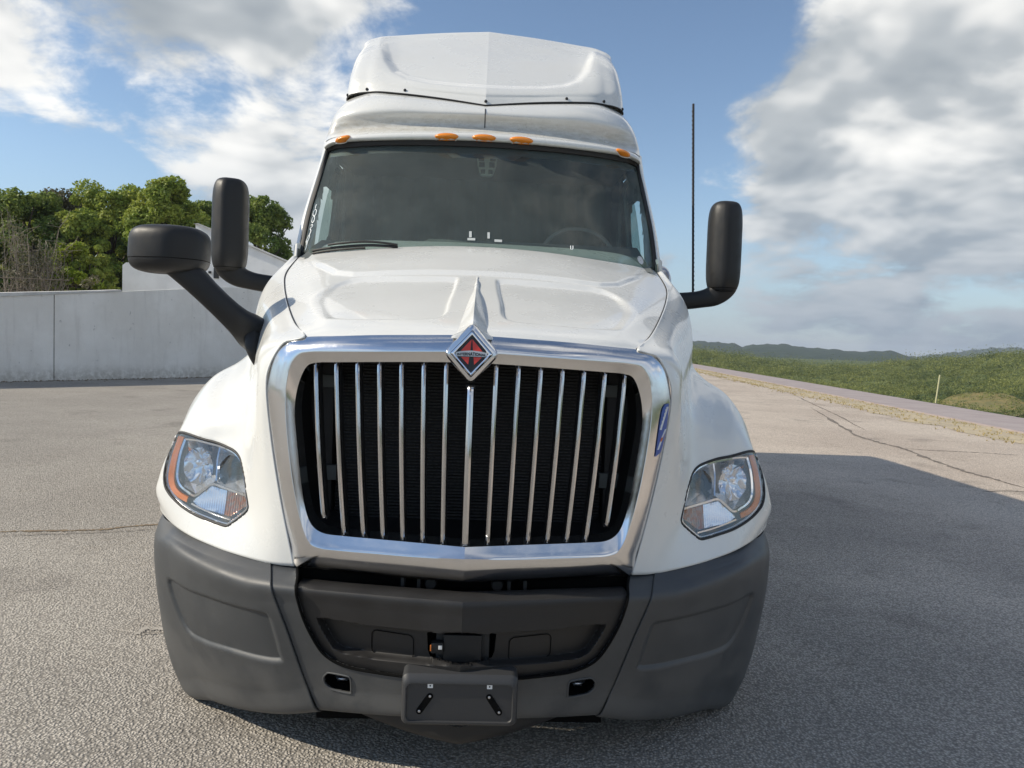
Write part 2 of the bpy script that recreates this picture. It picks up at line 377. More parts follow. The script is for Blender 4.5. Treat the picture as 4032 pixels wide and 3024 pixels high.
# ---- hood flank + front fender in one skin (columns: seam/grille edge -> wheel arch)
S = [[(-0.9714,1.6,1.9065), (-1.005,1.60,1.90), (-1.055,1.60,1.73), (-1.06,1.60,1.52), (-1.07,1.60,1.38), (-1.10,1.60,1.25), (-1.13,1.60,1.10), (-1.14,1.60,.95)],
     [(-0.9437,1.27,1.7986), (-1.025,1.27,1.752), (-1.062,1.27,1.63), (-1.058,1.27,1.46), (-1.085,1.25,1.37), (-1.155,1.25,1.29), (-1.21,1.25,1.15), (-1.22,1.25,1.00)],
     [(-0.8711,0.97,1.7126), (-.965,1.00,1.660), (-1.008,1.00,1.55), (-1.015,1.00,1.43), (-1.07,1.00,1.362), (-1.155,.98,1.29), (-1.215,.98,1.16), (-1.23,.98,1.00)],
     [(-0.7508,0.58,1.6114), (-.845,.64,1.565), (-.915,.72,1.46), (-.95,.80,1.385), (-1.03,.82,1.350), (-1.13,.80,1.29), (-1.212,.80,1.16), (-1.235,.80,1.00)],
     [(-0.6517,0.3,1.5379), (-.755,.36,1.505), (-.825,.46,1.41), (-.89,.57,1.325), (-1.00,.64,1.283), (-1.11,.66,1.238), (-1.195,.70,1.13), (-1.24,.76,1.00)],
     [(-0.5703,0.12,1.4932), (-.735,.215,1.455), (-.79,.32,1.345), (-.86,.45,1.25), (-.97,.53,1.21), (-1.09,.57,1.178), (-1.185,.635,1.10), (-1.24,.75,.98)],
     [(-0.64,0.13,1.4723), (-.738,.20,1.40), (-.785,.29,1.28), (-.85,.405,1.18), (-.955,.475,1.15), (-1.075,.525,1.13), (-1.190,.605,1.07), (-1.248,.74,.96)],
     [(-0.693,0.15,1.3951), (-.742,.19,1.33), (-.784,.27,1.21), (-.845,.375,1.11), (-.945,.445,1.085), (-1.075,.50,1.075), (-1.200,.588,1.03), (-1.255,.73,.94)],
     [(-0.7072,0.155,1.3096), (-.735,.182,1.22), (-.777,.25,1.11), (-.835,.335,1.03), (-.935,.405,1.005), (-1.075,.475,1.00), (-1.222,.575,.97), (-1.266,.72,.91)],
     [(-0.6856,0.15,1.1327), (-.715,.172,1.05), (-.757,.222,.98), (-.82,.292,.93), (-.92,.362,.915), (-1.075,.45,.915), (-1.235,.562,.905), (-1.280,.71,.87)],
     [(-0.6457,0.13,0.9352), (-.685,.152,.90), (-.735,.192,.86), (-.80,.248,.835), (-.905,.322,.83), (-1.07,.425,.835), (-1.238,.55,.838), (-1.288,.70,.82)],
     [(-0.5859,0.1,0.7034), (-0.6499,0.115,0.7027), (-0.7124,0.14,0.7048), (-0.8025,0.19,0.7086), (-0.9024,0.26,0.7124), (-1.0374,0.36,0.7262), (-1.1586,0.48,0.7463), (-1.2674,0.64,0.7641)]]
# side returns to the wheel arch
S = np.array([r+[(r[-1][0]+.004, r[-1][1]+.12, r[-1][2]-.01)] for r in S])
VS = loft(S, 16, 18)
# headlight outline (x, z) on the left fender
HLO = [(-1.188,0.5622,1.081), (-1.1486,0.5374,1.0898), (-1.0929,0.5018,1.0851), (-1.0436,0.4698,1.0775), (-0.9896,0.4343,1.0708), (-0.9471,0.4059,1.0625), (-0.9051,0.3775,1.0529), (-0.8791,0.3597,1.043), (-0.8558,0.3437,1.0261), (-0.8401,0.333,1.0021), (-0.8218,0.3206,0.9647), (-0.8059,0.3099,0.9191), (-0.7941,0.3021,0.8811), (-0.7909,0.3,0.8656), (-0.7996,0.3064,0.8499), (-0.8344,0.3313,0.82), (-0.8647,0.3526,0.7965), (-0.88,0.3632,0.7889), (-0.9112,0.3846,0.7886), (-0.9747,0.4272,0.7948), (-1.0397,0.4698,0.8032), (-1.0949,0.5054,0.817), (-1.1341,0.5303,0.8319), (-1.1682,0.5516,0.8502), (-1.1969,0.5693,0.8741), (-1.2116,0.5782,0.9047), (-1.216,0.5807,0.9391), (-1.2131,0.5786,0.9832), (-1.2034,0.5722,1.0324), (-1.1969,0.5679,1.0636)]
HLO = np.array([(p[0], p[2]) for p in HLO]); HLP = smooth_poly(HLO, 4)
BS = bvh_of(VS)
VS2 = VS.copy(); hin = cut_mask(VS2, HLP, snap=.0055)
hf = (VS2[:-1, :-1, 1]+VS2[1:, 1:, 1])/2
hin &= hf < .9
fender = grid_obj('fender', VS2, truck, 'paint', flip=True, mask=~hin, solid=.005)
fender2 = dup_mirror(fender, truck)
SB = lambda x, z: front_y(BS, x, z)
# seam line between hood and flank
seam = np.array([r[0] for r in S[:6]]); seam = cr(seam, 10); seam[:, 2] += .0015
s1 = tube('panel_gap', seam, .0032, hood, 'rubber', 6)
mesh('panel_gap', mirx(np.array([v.co for v in s1.data.vertices])), [tuple(p.vertices)[::-1] for p in s1.data.polygons], hood, 'rubber')

# ---- headlights
def offset_in(poly, f, c=None):
    c = np.mean(poly, 0) if c is None else np.array(c); return c+(np.array(poly)-c)*f
def on_skin(p2, depth): return [(x, SB(x, z)+depth, z) for x, z in p2]
VL = VS2.copy(); VL[..., 1] -= .004
lens = grid_obj('headlight', VL, truck, 'lens_clear', mask=hin, flip=True)
rim = [(x, SB(x, z)-.0045, z) for x, z in HLP]
tube('gasket', rim, .0055, lens, 'rubber', 8, True)
lin = offset_in(HLP, .965); tube('lamp_liner', [(x, SB(*p0)+.008, z) for (x, z), p0 in zip(lin, HLP)], .0035, lens, 'lamp_silver', 6, True)
hous = []
for f, dp in ((.985, .004), (.95, .05), (.86, .12), (.5, .135)):
    q = offset_in(HLP, f); hous.append([(x, SB(*p0)+dp+(.02 if f < .9 else 0), z) for (x, z), p0 in zip(q, HLP)])
hv = np.array(hous); hn = len(HLP); vv = hv.reshape(-1, 3)
hfcs = [(i*hn+j, i*hn+(j+1) % hn, (i+1)*hn+(j+1) % hn, (i+1)*hn+j) for i in range(3) for j in range(hn)]+[tuple(3*hn+j for j in range(hn))]
mesh('housing', vv, hfcs, lens, 'lamp_silver')
def h2(*pts): return [(p[0], p[2]) for p in pts]
def ribbon(name, p2, w, dp, thick, parent, material, n=5, closed=False):
    pp = cr(p2, n); V = []; F = []
    for i, p in enumerate(pp):
        a = pp[max(i-1, 0)]; b = pp[min(i+1, len(pp)-1)]; t = (b-a)/(np.linalg.norm(b-a)+1e-9); nn = np.array((-t[1], t[0]))
        ww = w[min(int(i/(len(pp)-1)*(len(w)-1)+.5), len(w)-1)] if hasattr(w, '__len__') else w
        for s_ in (1, -1):
            q = p+nn*ww/2*s_; y = SB(*p)+dp; V += [(q[0], y, q[1]), (q[0], y+thick, q[1])]
    m_ = len(pp)
    for i in range(m_-1):
        a, b = 4*i, 4*i+4; F += [(a, a+2, b+2, b), (a+1, b+1, b+3, a+3), (a, b, b+1, a+1), (a+2, a+3, b+3, b+2)]
    F += [(0, 1, 3, 2), (4*m_-4, 4*m_-2, 4*m_-1, 4*m_-3)]
    return mesh(name, V, F, parent, material)
# silver frame of the main lamp, the V-shaped divider, and the lower bezel
ribbon('lamp_frame', h2((-1.1399,0.532,1.0651), (-1.1517,0.5398,1.0172), (-1.1561,0.543,0.9648), (-1.1521,0.5409,0.9178), (-1.1321,0.5285,0.8897), (-1.0956,0.5054,0.8727), (-1.0558,0.4798,0.8634), (-1.0165,0.4539,0.891), (-0.9793,0.429,0.9163), (-0.9237,0.3917,0.9105), (-0.8665,0.3526,0.9045), (-0.8095,0.3128,0.9)), .0085, .012, .02, lens, 'bright_chrome')
ribbon('lamp_frame', h2((-1.1399,0.532,1.0651), (-1.0762,0.4912,1.0672), (-1.0109,0.4485,1.0606), (-0.9364,0.3988,1.0495), (-0.8841,0.3632,1.0322), (-0.8529,0.3419,1.0043), (-0.8317,0.3277,0.955), (-0.8095,0.3128,0.9)), .007, .012, .02, lens, 'bright_chrome')
ribbon('lamp_frame', h2((-1.0674,0.4876,0.8324), (-1.0074,0.4485,0.8217), (-0.9431,0.4059,0.8124), (-0.8726,0.3579,0.8073)), .006, .012, .02, lens, 'bright_chrome')
ribbon('lamp_divider', h2((-0.9723,0.4229,1.051), (-0.9748,0.4251,1.007), (-0.971,0.4229,0.966), (-0.9672,0.4208,0.9291)), .006, .02, .05, lens, 'bright_chrome')
ribbon('amber_reflector', h2((-1.1664,0.5487,1.0706), (-1.1787,0.5569,1.0138), (-1.1843,0.5608,0.961), (-1.1837,0.5608,0.9132), (-1.1674,0.5509,0.8787), (-1.1344,0.5303,0.8557), (-1.0897,0.5018,0.8436)), .021, .009, .012, lens, 'amber_dull', 6)
# reflector bowls with bulbs
def bowl(cx, cz, ry, rx, rz, mt, facets=0):
    V = []; F = []; n = 28; m_ = 7
    for i in range(m_+1):
        t = i/m_; r = .12+.88*t; y = ry-.075*(t**2)
        for k in range(n):
            a = 2*math.pi*k/n; f = 1+(.03*math.cos(a*facets) if facets else 0)
            V.append((cx+rx*r*math.cos(a)*f, y, cz+rz*r*math.sin(a)*f))
    for i in range(m_):
        for k in range(n): F.append((i*n+k, i*n+(k+1) % n, (i+1)*n+(k+1) % n, (i+1)*n+k))
    F.append(tuple(range(n)))
    return mesh('reflector', V, F, lens, mt, sharp=20)
def cxz(p): return p[0], p[2]
x1, z1 = cxz((-1.0611,0.4823,0.9696)); x2, z2 = cxz((-0.9011,0.3757,0.9684))
y1_ = SB(x1, z1); y2_ = SB(x2, z2)
bowl(x1, z1, y1_+.105, .058, .074, 'bright_chrome', 9); bowl(x2, z2, y2_+.10, .048, .064, 'bright_chrome', 7)
def turned(name, prof, base, parent, mt, n=20):      # prof: (y offset, radius), about the Y axis
    V = []; F = []
    for y, r in prof:
        for k in range(n): a = 2*math.pi*k/n; V.append((base[0]+r*math.cos(a), base[1]+y, base[2]+r*math.sin(a)))
    for i in range(len(prof)-1):
        for k in range(n): F.append((i*n+k, i*n+(k+1) % n, (i+1)*n+(k+1) % n, (i+1)*n+k))
    F += [tuple(range(n)), tuple((len(prof)-1)*n+k for k in range(n))]
    return mesh(name, V, F, parent, mt)
turned('bulb', [(0, .004), (.003, .012), (.012, .015), (.04, .013), (.06, .02)], (x1-.002, y1_+.035, z1+.012), lens, 'bright_chrome')
turned('bulb', [(0, .004), (.003, .010), (.012, .012), (.04, .011), (.06, .018)], (x2, y2_+.04, z2+.01), lens, 'dark_part')
turned('bulb_hood', [(0, .026), (.004, .030), (.03, .030)], (x2-.004, y2_+.07, z2-.004), lens, 'dark_part')
# faceted upper baffles of the main lamp and a dark lower shelf
for i, (a, b, c, d) in enumerate((((-1.1314,0.5267,1.0584), (-1.0761,0.4912,1.0587), (-1.0918,0.5018,1.0036), (-1.1361,0.5303,0.9891)), ((-1.0706,0.4876,1.0573), (-1.0108,0.4485,1.0522), (-1.0211,0.4556,1.0216), (-1.0756,0.4912,1.0228)), ((-0.9626,0.4165,1.046), (-0.9047,0.3775,1.0293), (-0.92,0.3881,1.0066), (-0.9622,0.4165,1.0171)), ((-0.8995,0.3739,1.0259), (-0.8527,0.3419,0.9921), (-0.8781,0.3597,0.9801), (-0.9147,0.3846,1.0033)))):
    V = [(p[0], SB(p[0], p[2])+.025+(.05 if k > 1 else 0), p[2]) for k, p in enumerate((a, b, c, d))]
    mesh('reflector', V, [(0, 1, 2, 3)], lens, 'bright_chrome', smooth=False)
for a, b, c, d in (((-1.1465,0.5374,0.923), (-1.118,0.5196,0.8863), (-1.057,0.4805,0.8683), (-1.0467,0.4734,0.9166)), ((-1.0467,0.4734,0.9166), (-1.0559,0.4798,0.8685), (-0.9793,0.429,0.9188), (-0.9771,0.4272,0.9484)), ((-0.9612,0.4165,0.9509), (-0.966,0.4201,0.9189), (-0.8156,0.3171,0.9033), (-0.8367,0.3313,0.9502))):
    V = [(p[0], SB(p[0], p[2])+(.085 if k in (0, 3) else .022), p[2]) for k, p in enumerate((a, b, c, d))]
    mesh('reflector', V, [(0, 1, 2, 3)], lens, 'lamp_silver', smooth=False)
# ribbed turn-signal lamp
tp = h2((-1.0648,0.4858,0.8423), (-0.9818,0.4308,0.908), (-0.8104,0.3135,0.8934), (-0.805,0.3099,0.869), (-0.8805,0.3632,0.816), (-1.0291,0.4627,0.8242))
bbx = [min(p[0] for p in tp), max(p[0] for p in tp)]; bbz = [min(p[1] for p in tp), max(p[1] for p in tp)]
gx = np.linspace(bbx[0], bbx[1], 97); gz = np.linspace(bbz[0], bbz[1], 14)
GT = np.array([[(x, SB(x, z)+.016+.003*math.cos((x-bbx[0])/(bbx[1]-bbx[0])*2*math.pi*24), z) for x in gx] for z in gz])
tm = cut_mask(GT, np.array(tp), snap=.004)
xm = bbx[0]+.60*(bbx[1]-bbx[0])
cx_ = (GT[:-1, :-1, 0]+GT[1:, 1:, 0])/2
grid_obj('turn_signal', GT, lens, 'bright_chrome', mask=tm & (cx_ <= xm), sharp=0)
def amber_bits(n, b, co):
    nz = n.noise(co, 60, 2, .5).outputs[0]; n.l.new(n.mix(n.ramp(nz, .35, .70), (.40, .13, .05, 1), (.34, .25, .20, 1)), b.inputs['Base Color'])
mat('signal_amber', (.6, .14, .02), .2, .25, coat=.5, extra=amber_bits)
grid_obj('turn_signal', GT, lens, 'signal_amber', mask=tm & (cx_ > xm), sharp=0)
ribbon('lamp_shelf', h2((-1.1172,0.5196,0.824), (-1.0397,0.4698,0.8074), (-0.9589,0.4165,0.8011), (-0.8879,0.3686,0.796)), .014, .014, .02, lens, 'dark_part')
lens['label'] = 'headlight with amber edge under a clear lens, on the truck side nearest the grey wall'
lens2 = dup_mirror(lens, truck)

# ---- chrome grille surround: outer edge, crest, inner edge (top centre -> bottom centre, left side)
SUR = [[(0.0024,0,1.5205), (0.005,-0.045,1.4666), (0.0053,0.03,1.4293)], [(-0.1405,0.02,1.5159), (-0.1353,-0.03,1.4625), (-0.1391,0.04,1.4258)],
       [(-0.3269,0.05,1.5082), (-0.3182,0,1.4552), (-0.3273,0.07,1.418)], [(-0.4574,0.08,1.5003), (-0.4473,0.035,1.4498), (-0.4591,0.1,1.4114)],
       [(-0.5703,0.12,1.4932), (-0.5415,0.065,1.4436), (-0.533,0.13,1.4063)], [(-0.6389,0.14,1.4754), (-0.5853,0.08,1.4297), (-0.5702,0.145,1.3906)],
       [(-0.6823,0.15,1.4262), (-0.6117,0.085,1.3927), (-0.5965,0.155,1.3368)], [(-0.7081,0.157,1.3249), (-0.625,0.085,1.3171), (-0.6088,0.155,1.2706)],
       [(-0.7051,0.157,1.2477), (-0.6234,0.08,1.2348), (-0.6069,0.15,1.2052)], [(-0.6836,0.15,1.1094), (-0.6078,0.07,1.1083), (-0.5921,0.14,1.0906)],
       [(-0.6585,0.137,0.9879), (-0.5881,0.06,0.9973), (-0.5749,0.13,0.9763)], [(-0.6291,0.122,0.8597), (-0.561,0.05,0.8868), (-0.5571,0.12,0.8973)],
       [(-0.6035,0.11,0.7701), (-0.5302,0.04,0.8084), (-0.5323,0.11,0.846)], [(-0.5859,0.1,0.7034), (-0.4891,0.03,0.7866), (-0.4901,0.1,0.821)],
       [(-0.4991,0.085,0.7003), (-0.4132,0.02,0.7817), (-0.4198,0.09,0.8156)], [(-0.3661,0.06,0.697), (-0.2996,0,0.7809), (-0.3107,0.07,0.814)],
       [(-0.1818,0.025,0.6939), (-0.15,-0.03,0.7818), (-0.157,0.04,0.8127)], [(0.0022,-0.02,0.7021), (0.0002,-0.06,0.7882), (-0.0024,0.01,0.8109)]]
SUR = np.array(SUR); SUR[0, :, 0] = 0; SUR[-1, :, 0] = 0
yn = SUR[:, 1, 1]+.021; rt_ = (yn+2.44)/(SUR[:, 2, 1]+2.44); SUR[:, 2, 0] *= rt_; SUR[:, 2, 2] = 1.504+(SUR[:, 2, 2]-1.504)*rt_; SUR[:, 2, 1] = yn
prof = []
for o_, c_, i_ in SUR:
    row = [o_+np.array((0, .05, 0)), o_+np.array((0, .012, 0))]
    m1 = (o_+c_)/2+np.array((0, -.022, 0))+(o_-c_)*.08
    for k in range(9):
        t = k/8; row.append((1-t)**2*o_+2*t*(1-t)*m1+t*t*c_)
    row.append(c_*.93+i_*.07+np.array((0, -.0012, 0)))
    for k in range(1, 5): row.append(c_+(i_-c_)*k/4)
    row += [i_+np.array((0, .02, 0)), i_+np.array((0, .10, 0))]
    prof.append(row)
prof = np.array(prof)
VC = np.stack([cr(prof[:, j], 10) for j in range(prof.shape[1])], 1); VC[0, :, 0] = 0; VC[-1, :, 0] = 0
surround = sym_obj('grille_surround', VC, truck, 'chrome', sharp=28)
# dark shroud behind the surround, radiator
inn = VC[:, -1]; sh = np.stack([inn, inn*np.array((.97, 1, 1))+np.array((0, .12, 0)), inn*np.array((.97, 1, 1))+np.array((0, .30, 0))], 1)
sym_obj('grille_shroud', sh, surround, 'dark_part')
def radi(n, b, co):
    w = n.n('ShaderNodeTexWave', {'Vector': co, 'Scale': 26.0, 'Distortion': .25, 'Detail': 1.0}, bands_direction='Z'); w2 = n.noise(co, 140, 2, .5).outputs[0]
    f = n.math('MULTIPLY', n.ramp(w.outputs[1], .72, .98), n.ramp(w2, .3, .6))
    n.l.new(n.mix(f, (.004, .0045, .005, 1), (.05, .05, .05, 1)), b.inputs['Base Color'])
    bb = n.n('ShaderNodeBump', {'Height': w.outputs[1], 'Strength': .5, 'Distance': .004}); n.l.new(bb.outputs[0], b.inputs['Normal'])
mat('radiator', (.006, .006, .007), .6, extra=radi)
box('radiator_core', (0, .36, 1.11), (1.00, .06, .78), surround, 'radiator', .004)
box('radiator_backing', (0, .42, 1.08), (1.26, .04, .84), surround, 'void_black', .004)
for s_ in (-1, 1):
    box('radiator_tank', (s_*.545, .335, 1.11), (.085, .09, .80), surround, 'dark_part', .012)
    box('bracket', (s_*.52, .285, 1.335), (.10, .02, .045), surround, 'interior', .003)
    box('bracket', (s_*.53, .285, 1.0), (.09, .02, .055), surround, 'interior', .003)
    turned('bolt_head', [(0, .016), (.012, .018), (.02, .018)], (s_*.565, .26, 1.335), surround, 'void_black', 12)
# vertical grille bars
topz = cr(np.array([SUR[0, 2], SUR[2, 2], SUR[3, 2], SUR[4, 2], SUR[5, 2]]), 8); botz = cr(np.array([SUR[17, 2], SUR[16, 2], SUR[15, 2], SUR[14, 2], SUR[13, 2], SUR[12, 2]]), 8)
def edge(tab, x): i = np.argsort(-tab[:, 0]); return np.interp(-abs(x), tab[i][::-1, 0], tab[i][::-1, 2]), np.interp(-abs(x), tab[i][::-1, 0], tab[i][::-1, 1])
for k in range(-7, 8):
    sg = (k > 0)-(k < 0)
    xt = k*.0742+sg*.0075; xb = k*.0672+sg*.0065
    if abs(k) == 7: xb += sg*.004
    zt, yt = edge(topz, xt); zb, yb = edge(botz, xb)
    zt -= .001; zb += .002
    if k == 0: zt -= .075; zt += 0
    if abs(k) == 7: zb += .045
    w = .0088; wb = .0066
    if k == 0: w, wb = .0135, .0095
    zs = np.array([zt, zt-.012, zt-.06, zt-.2, (zt+zb)/2, zb+.2, zb+.06, zb+.014, zb]); L_ = zt-zb
    tt = (zt-zs)/L_; xs = xt+(xb-xt)*tt
    yf = yt+(yb-yt)*tt+.008-.034*np.sin(np.pi*np.clip(tt, 0, 1))**.5
    rows = []
    for x, y, z in zip(xs, yf, zs):
        rows.append([(x-w*.95, y+.07, z), (x-w, y+.016, z), (x-wb, y+.003, z), (x-wb*.3, y-.0012, z), (x+wb*.3, y-.0012, z), (x+wb, y+.003, z), (x+w, y+.016, z), (x+w*.95, y+.07, z)])
    VB = np.array(rows); VB = np.stack([cr(VB[:, j], 4) for j in range(8)], 1)
    ob = grid_obj('grille_bar', VB, surround, 'bar_chrome', flip=True, sharp=25)
    ob.data.materials.append(MATS['dark_part']); nr = VB.shape[0]
    for i, p in enumerate(ob.data.polygons):
        j = i % 7
        if j in (0, 6): p.material_index = 1
    for zz_, yy_, xx_ in ((zt-.004, yf[0], xt), (zb+.004, yf[-1], xb)):
        box('bar_clip', (xx_, yy_+.02, zz_), (w*2.25, .030, .012), ob, 'dark_part', .003)

# ---- diamond badge on the grille
def dia(cx, cz, hw, hh, n=4, rnd=.12):
    c = [(cx, cz+hh), (cx-hw, cz), (cx, cz-hh), (cx+hw, cz)]; out = []
    for i in range(4):
        p = np.array(c[i]); a = np.array(c[i-1]); b = np.array(c[(i+1) % 4])
        p0 = p+(a-p)*rnd; p2 = p+(b-p)*rnd
        for k in range(n+1): t = k/n; out.append((1-t)**2*p0+2*t*(1-t)*p+t*t*p2)
    return np.array(out)
bzc = 1.4605; tilt = .10
def brow(hw, hh, y, rnd=.12): return [(p[0], y+(p[1]-bzc)*tilt, p[1]) for p in dia(0, bzc, hw, hh, 4, rnd)]
def rings(name, R_, parent, mt, capf=True, sharp=25):
    n = len(R_[0]); V = [v for r in R_ for v in r]; F = [(i*n+j, i*n+(j+1) % n, (i+1)*n+(j+1) % n, (i+1)*n+j)[::-1] for i in range(len(R_)-1) for j in range(n)]
    if capf: F.append(tuple((len(R_)-1)*n+j for j in range(n))[::-1])
    return mesh(name, V, F, parent, mt, sharp=sharp)
yb_ = -.075
badge = rings('badge', [brow(.094, .105, yb_+.10, .2), brow(.093, .104, yb_+.04, .18), brow(.090, .101, yb_+.012, .16), brow(.083, .093, yb_+.002, .14), brow(.0715, .080, yb_-.001, .1)], truck, 'chrome')
rings('badge_ring', [brow(.0665, .0735, yb_-.0005, .05), brow(.0665, .0735, yb_-.004, .05), brow(.061, .0675, yb_-.010, .04), brow(.056, .062, yb_-.0095, .04), brow(.0515, .0570, yb_-.003, .04)], badge, 'bright_chrome', False)
rings('badge_gap', [brow(.069, .0765, yb_-.0015, .05), brow(.066, .073, yb_-.0018, .05)], badge, 'rubber', False)
prism_y = yb_-.0045
def flat(name, pts, dy, mt, parent=badge, th=.0015):
    V = [(x, yb_+dy+z*tilt, bzc+z) for x, z in pts]+[(x, yb_+dy+th+z*tilt, bzc+z) for x, z in pts]; n = len(pts)
    F = [tuple(range(n)), tuple(range(2*n-1, n-1, -1))]+[(i, n+i, n+(i+1) % n, (i+1) % n) for i in range(n)]
    return mesh(name, V, F, parent, mt, smooth=False)
flat('badge_field', [(0, .0570), (-.0515, 0), (0, -.0570), (.0515, 0)], -.0025, 'black_gloss')
for s_ in (-1, 1):
    f1 = flat('red_quarter', [(s_*.0012, .0465), (s_*.0345, .0085), (s_*.0042, .0085)], -.0042, 'red_gloss')
    f2 = flat('red_quarter', [(s_*.0335, -.0105), (s_*.0068, -.0105), (s_*.0095, -.0345)], -.0042, 'red_gloss')
band = [(-.050, .0035), (-.034, .0075), (0, .0105), (.034, .0075), (.050, .0035), (.050, -.0085), (-.050, -.0085)]
flat('badge_band', band, -.0065, 'satin_metal', th=.004)
fc = bpy.data.curves.new('lettering', 'FONT'); fc.body = 'INTERNATIONAL'; fc.align_x = 'CENTER'; fc.size = .0118; fc.extrude = .0006; fc.offset = .0005; fc.space_character = 1.06
fo = bpy.data.objects.new('lettering_curve', fc); COL.objects.link(fo)
bpy.context.view_layer.update()
lm = bpy.data.meshes.new_from_object(fo.evaluated_get(bpy.context.evaluated_depsgraph_get())); bpy.data.objects.remove(fo)
for v in lm.vertices:
    x, y, z = v.co; sc = 1.32-.62*min(1, abs(x)/.046)**1.2*.9
    zz_ = y*sc-.0058
    v.co = (x*.95, yb_-.0072+zz_*tilt-z, bzc+zz_)
link('lettering', lm, badge, 'black_gloss', smooth=False); lm.materials[0] = MATS['black_gloss']

# ---- sticker on the chrome, on the side away from the wall
stv = [(0.6926,0.15,1.3105), (0.6734,0.14,1.2973), (0.6595,0.13,1.2586), (0.6536,0.125,1.1962), (0.6492,0.12,1.134), (0.6445,0.12,1.1024), (0.6773,0.14,1.1397), (0.6903,0.15,1.214), (0.6958,0.152,1.2575)]
BC = bvh_of(np.concatenate([VC]))
def cy(x, z): return front_y(BC, -abs(x), z, .12)
def skinpoly(name, pts, dy, mt, parent, fy, thick=.0012):
    V = [(p[0], fy(p[0], p[-1])+dy, p[-1]) for p in pts]; n = len(V); V += [(a, b+thick, c) for a, b, c in V]
    return mesh(name, V, [tuple(range(n)), tuple(range(2*n-1, n-1, -1))]+[(i, (i+1) % n, n+(i+1) % n, n+i) for i in range(n)], parent, mt, smooth=False)
# sticker strip follows the chrome: built as a narrow band of quads
sl = [(1902,790,1921,784), (1888,815,1921,820), (1877,870,1920,868), (1870,930,1912,905), (1863,985,1900,955), (1856,1030,1890,1000)]
STK = [[(0.6784,0.14,1.307), (0.6959,0.15,1.3083)], [(0.6666,0.13,1.2886), (0.697,0.15,1.2854)], [(0.6595,0.125,1.2513), (0.6957,0.15,1.2483)], [(0.6549,0.12,1.2086), (0.6916,0.145,1.2107)], [(0.6508,0.12,1.1654), (0.6852,0.14,1.1732)], [(0.6474,0.12,1.1221), (0.6747,0.135,1.1365)]]
STK = np.array(STK)
def band_strip(name, rows, dy, mt, parent, cols=6):
    R_ = []
    for a, b in rows:
        R_.append([(a[0]+(b[0]-a[0])*t, cy(a[0]+(b[0]-a[0])*t, a[2]+(b[2]-a[2])*t)+dy, a[2]+(b[2]-a[2])*t) for t in np.linspace(0, 1, cols)])
    V = loft(np.array(R_), 2, 6); return grid_obj(name, V, parent, mt)
stick = band_strip('sticker', STK, -.004, 'blue_print', truck)
stick['label'] = 'slanted blue sticker with white lettering on the chrome grille surround'
def on_st(u, v):      # u across 0..1, v down 0..1
    t = v*(len(STK)-1); i = min(int(t), len(STK)-2); f = t-i
    a = STK[i, 0]*(1-f)+STK[i+1, 0]*f; b = STK[i, 1]*(1-f)+STK[i+1, 1]*f; p = a*(1-u)+b*u
    return (p[0], cy(p[0], p[2])-.0065, p[2])
random.seed(4)
def st_stroke(pts, w, mt):
    P_ = [on_st(*p) for p in pts]; V = []; F = []
    for i, p in enumerate(P_): V += [(p[0]-w, p[1], p[2]), (p[0]+w, p[1]-.0006, p[2])]
    for i in range(len(P_)-1): F.append((2*i, 2*i+1, 2*i+3, 2*i+2))
    mesh('print_mark', V, F, stick, mt, smooth=False)
for i in range(6):
    v0 = .10+i*.072
    st_stroke([(.72-.085*i, v0), (.60-.08*i, v0+.10)], .0034, 'white_print')
    st_stroke([(.52-.06*i, v0+.02), (.66-.085*i, v0+.055)], .0026, 'white_print')
for i in range(4): st_stroke([(.85-.13*i, .56+.07*i), (.55-.10*i, .70+.065*i)], .0034, 'orange_print' if i == 1 else 'white_print')

# ---- bumper wings (rows: top edge -> underside; columns: centre seam -> side)
Wg = [[(-0.6772,0.14,0.7061), (-0.8025,0.2,0.7071), (-0.9723,0.32,0.7154), (-1.1295,0.47,0.7282), (-1.2604,0.66,0.7433), (-1.245,.95,.83)],
      [(-0.6574,0.075,0.6859), (-0.7854,0.14,0.6839), (-0.9554,0.26,0.6894), (-1.1178,0.41,0.7016), (-1.2662,0.62,0.6976), (-1.272,.95,.76)],
      [(-0.6384,0.015,0.6582), (-0.7681,0.08,0.6518), (-0.9399,0.205,0.6586), (-1.1105,0.365,0.6665), (-1.27,0.6,0.6383), (-1.285,.95,.68)],
      [(-0.6218,0.018,0.6048), (-0.7401,0.078,0.5815), (-0.9077,0.195,0.5709), (-1.0942,0.352,0.5626), (-1.2621,0.595,0.5048), (-1.285,.95,.52)],
      [(-0.5897,0.03,0.5108), (-0.7156,0.09,0.4732), (-0.8931,0.205,0.4458), (-1.071,0.36,0.429), (-1.2458,0.6,0.361), (-1.27,.95,.38)],
      [(-0.5604,0.045,0.4141), (-0.6862,0.105,0.3633), (-0.8634,0.22,0.3259), (-1.0421,0.375,0.3001), (-1.2252,0.61,0.2205), (-1.25,.95,.30)],
      [(-0.5261,0.065,0.3026), (-0.6577,0.125,0.2519), (-0.8365,0.245,0.2079), (-1.007,0.4,0.1676), (-1.1885,0.62,0.0885), (-1.22,.95,.25)],
      [(-0.4869,0.09,0.2002), (-0.6273,0.16,0.1532), (-0.7952,0.28,0.1032), (-0.9581,0.42,0.0631), (-1.1342,0.63,0.012), (-1.16,.95,.20)]]
Wg = np.array(Wg); last = Wg[-1].copy(); last[:, 1] += .16; last[:, 0] *= .94; last[:, 2] += .01
Wg = np.concatenate([Wg, last[None]])
VW = loft(Wg, 34, 30)
def h5(*pts): return np.array([(p[0], p[2]) for p in pts])
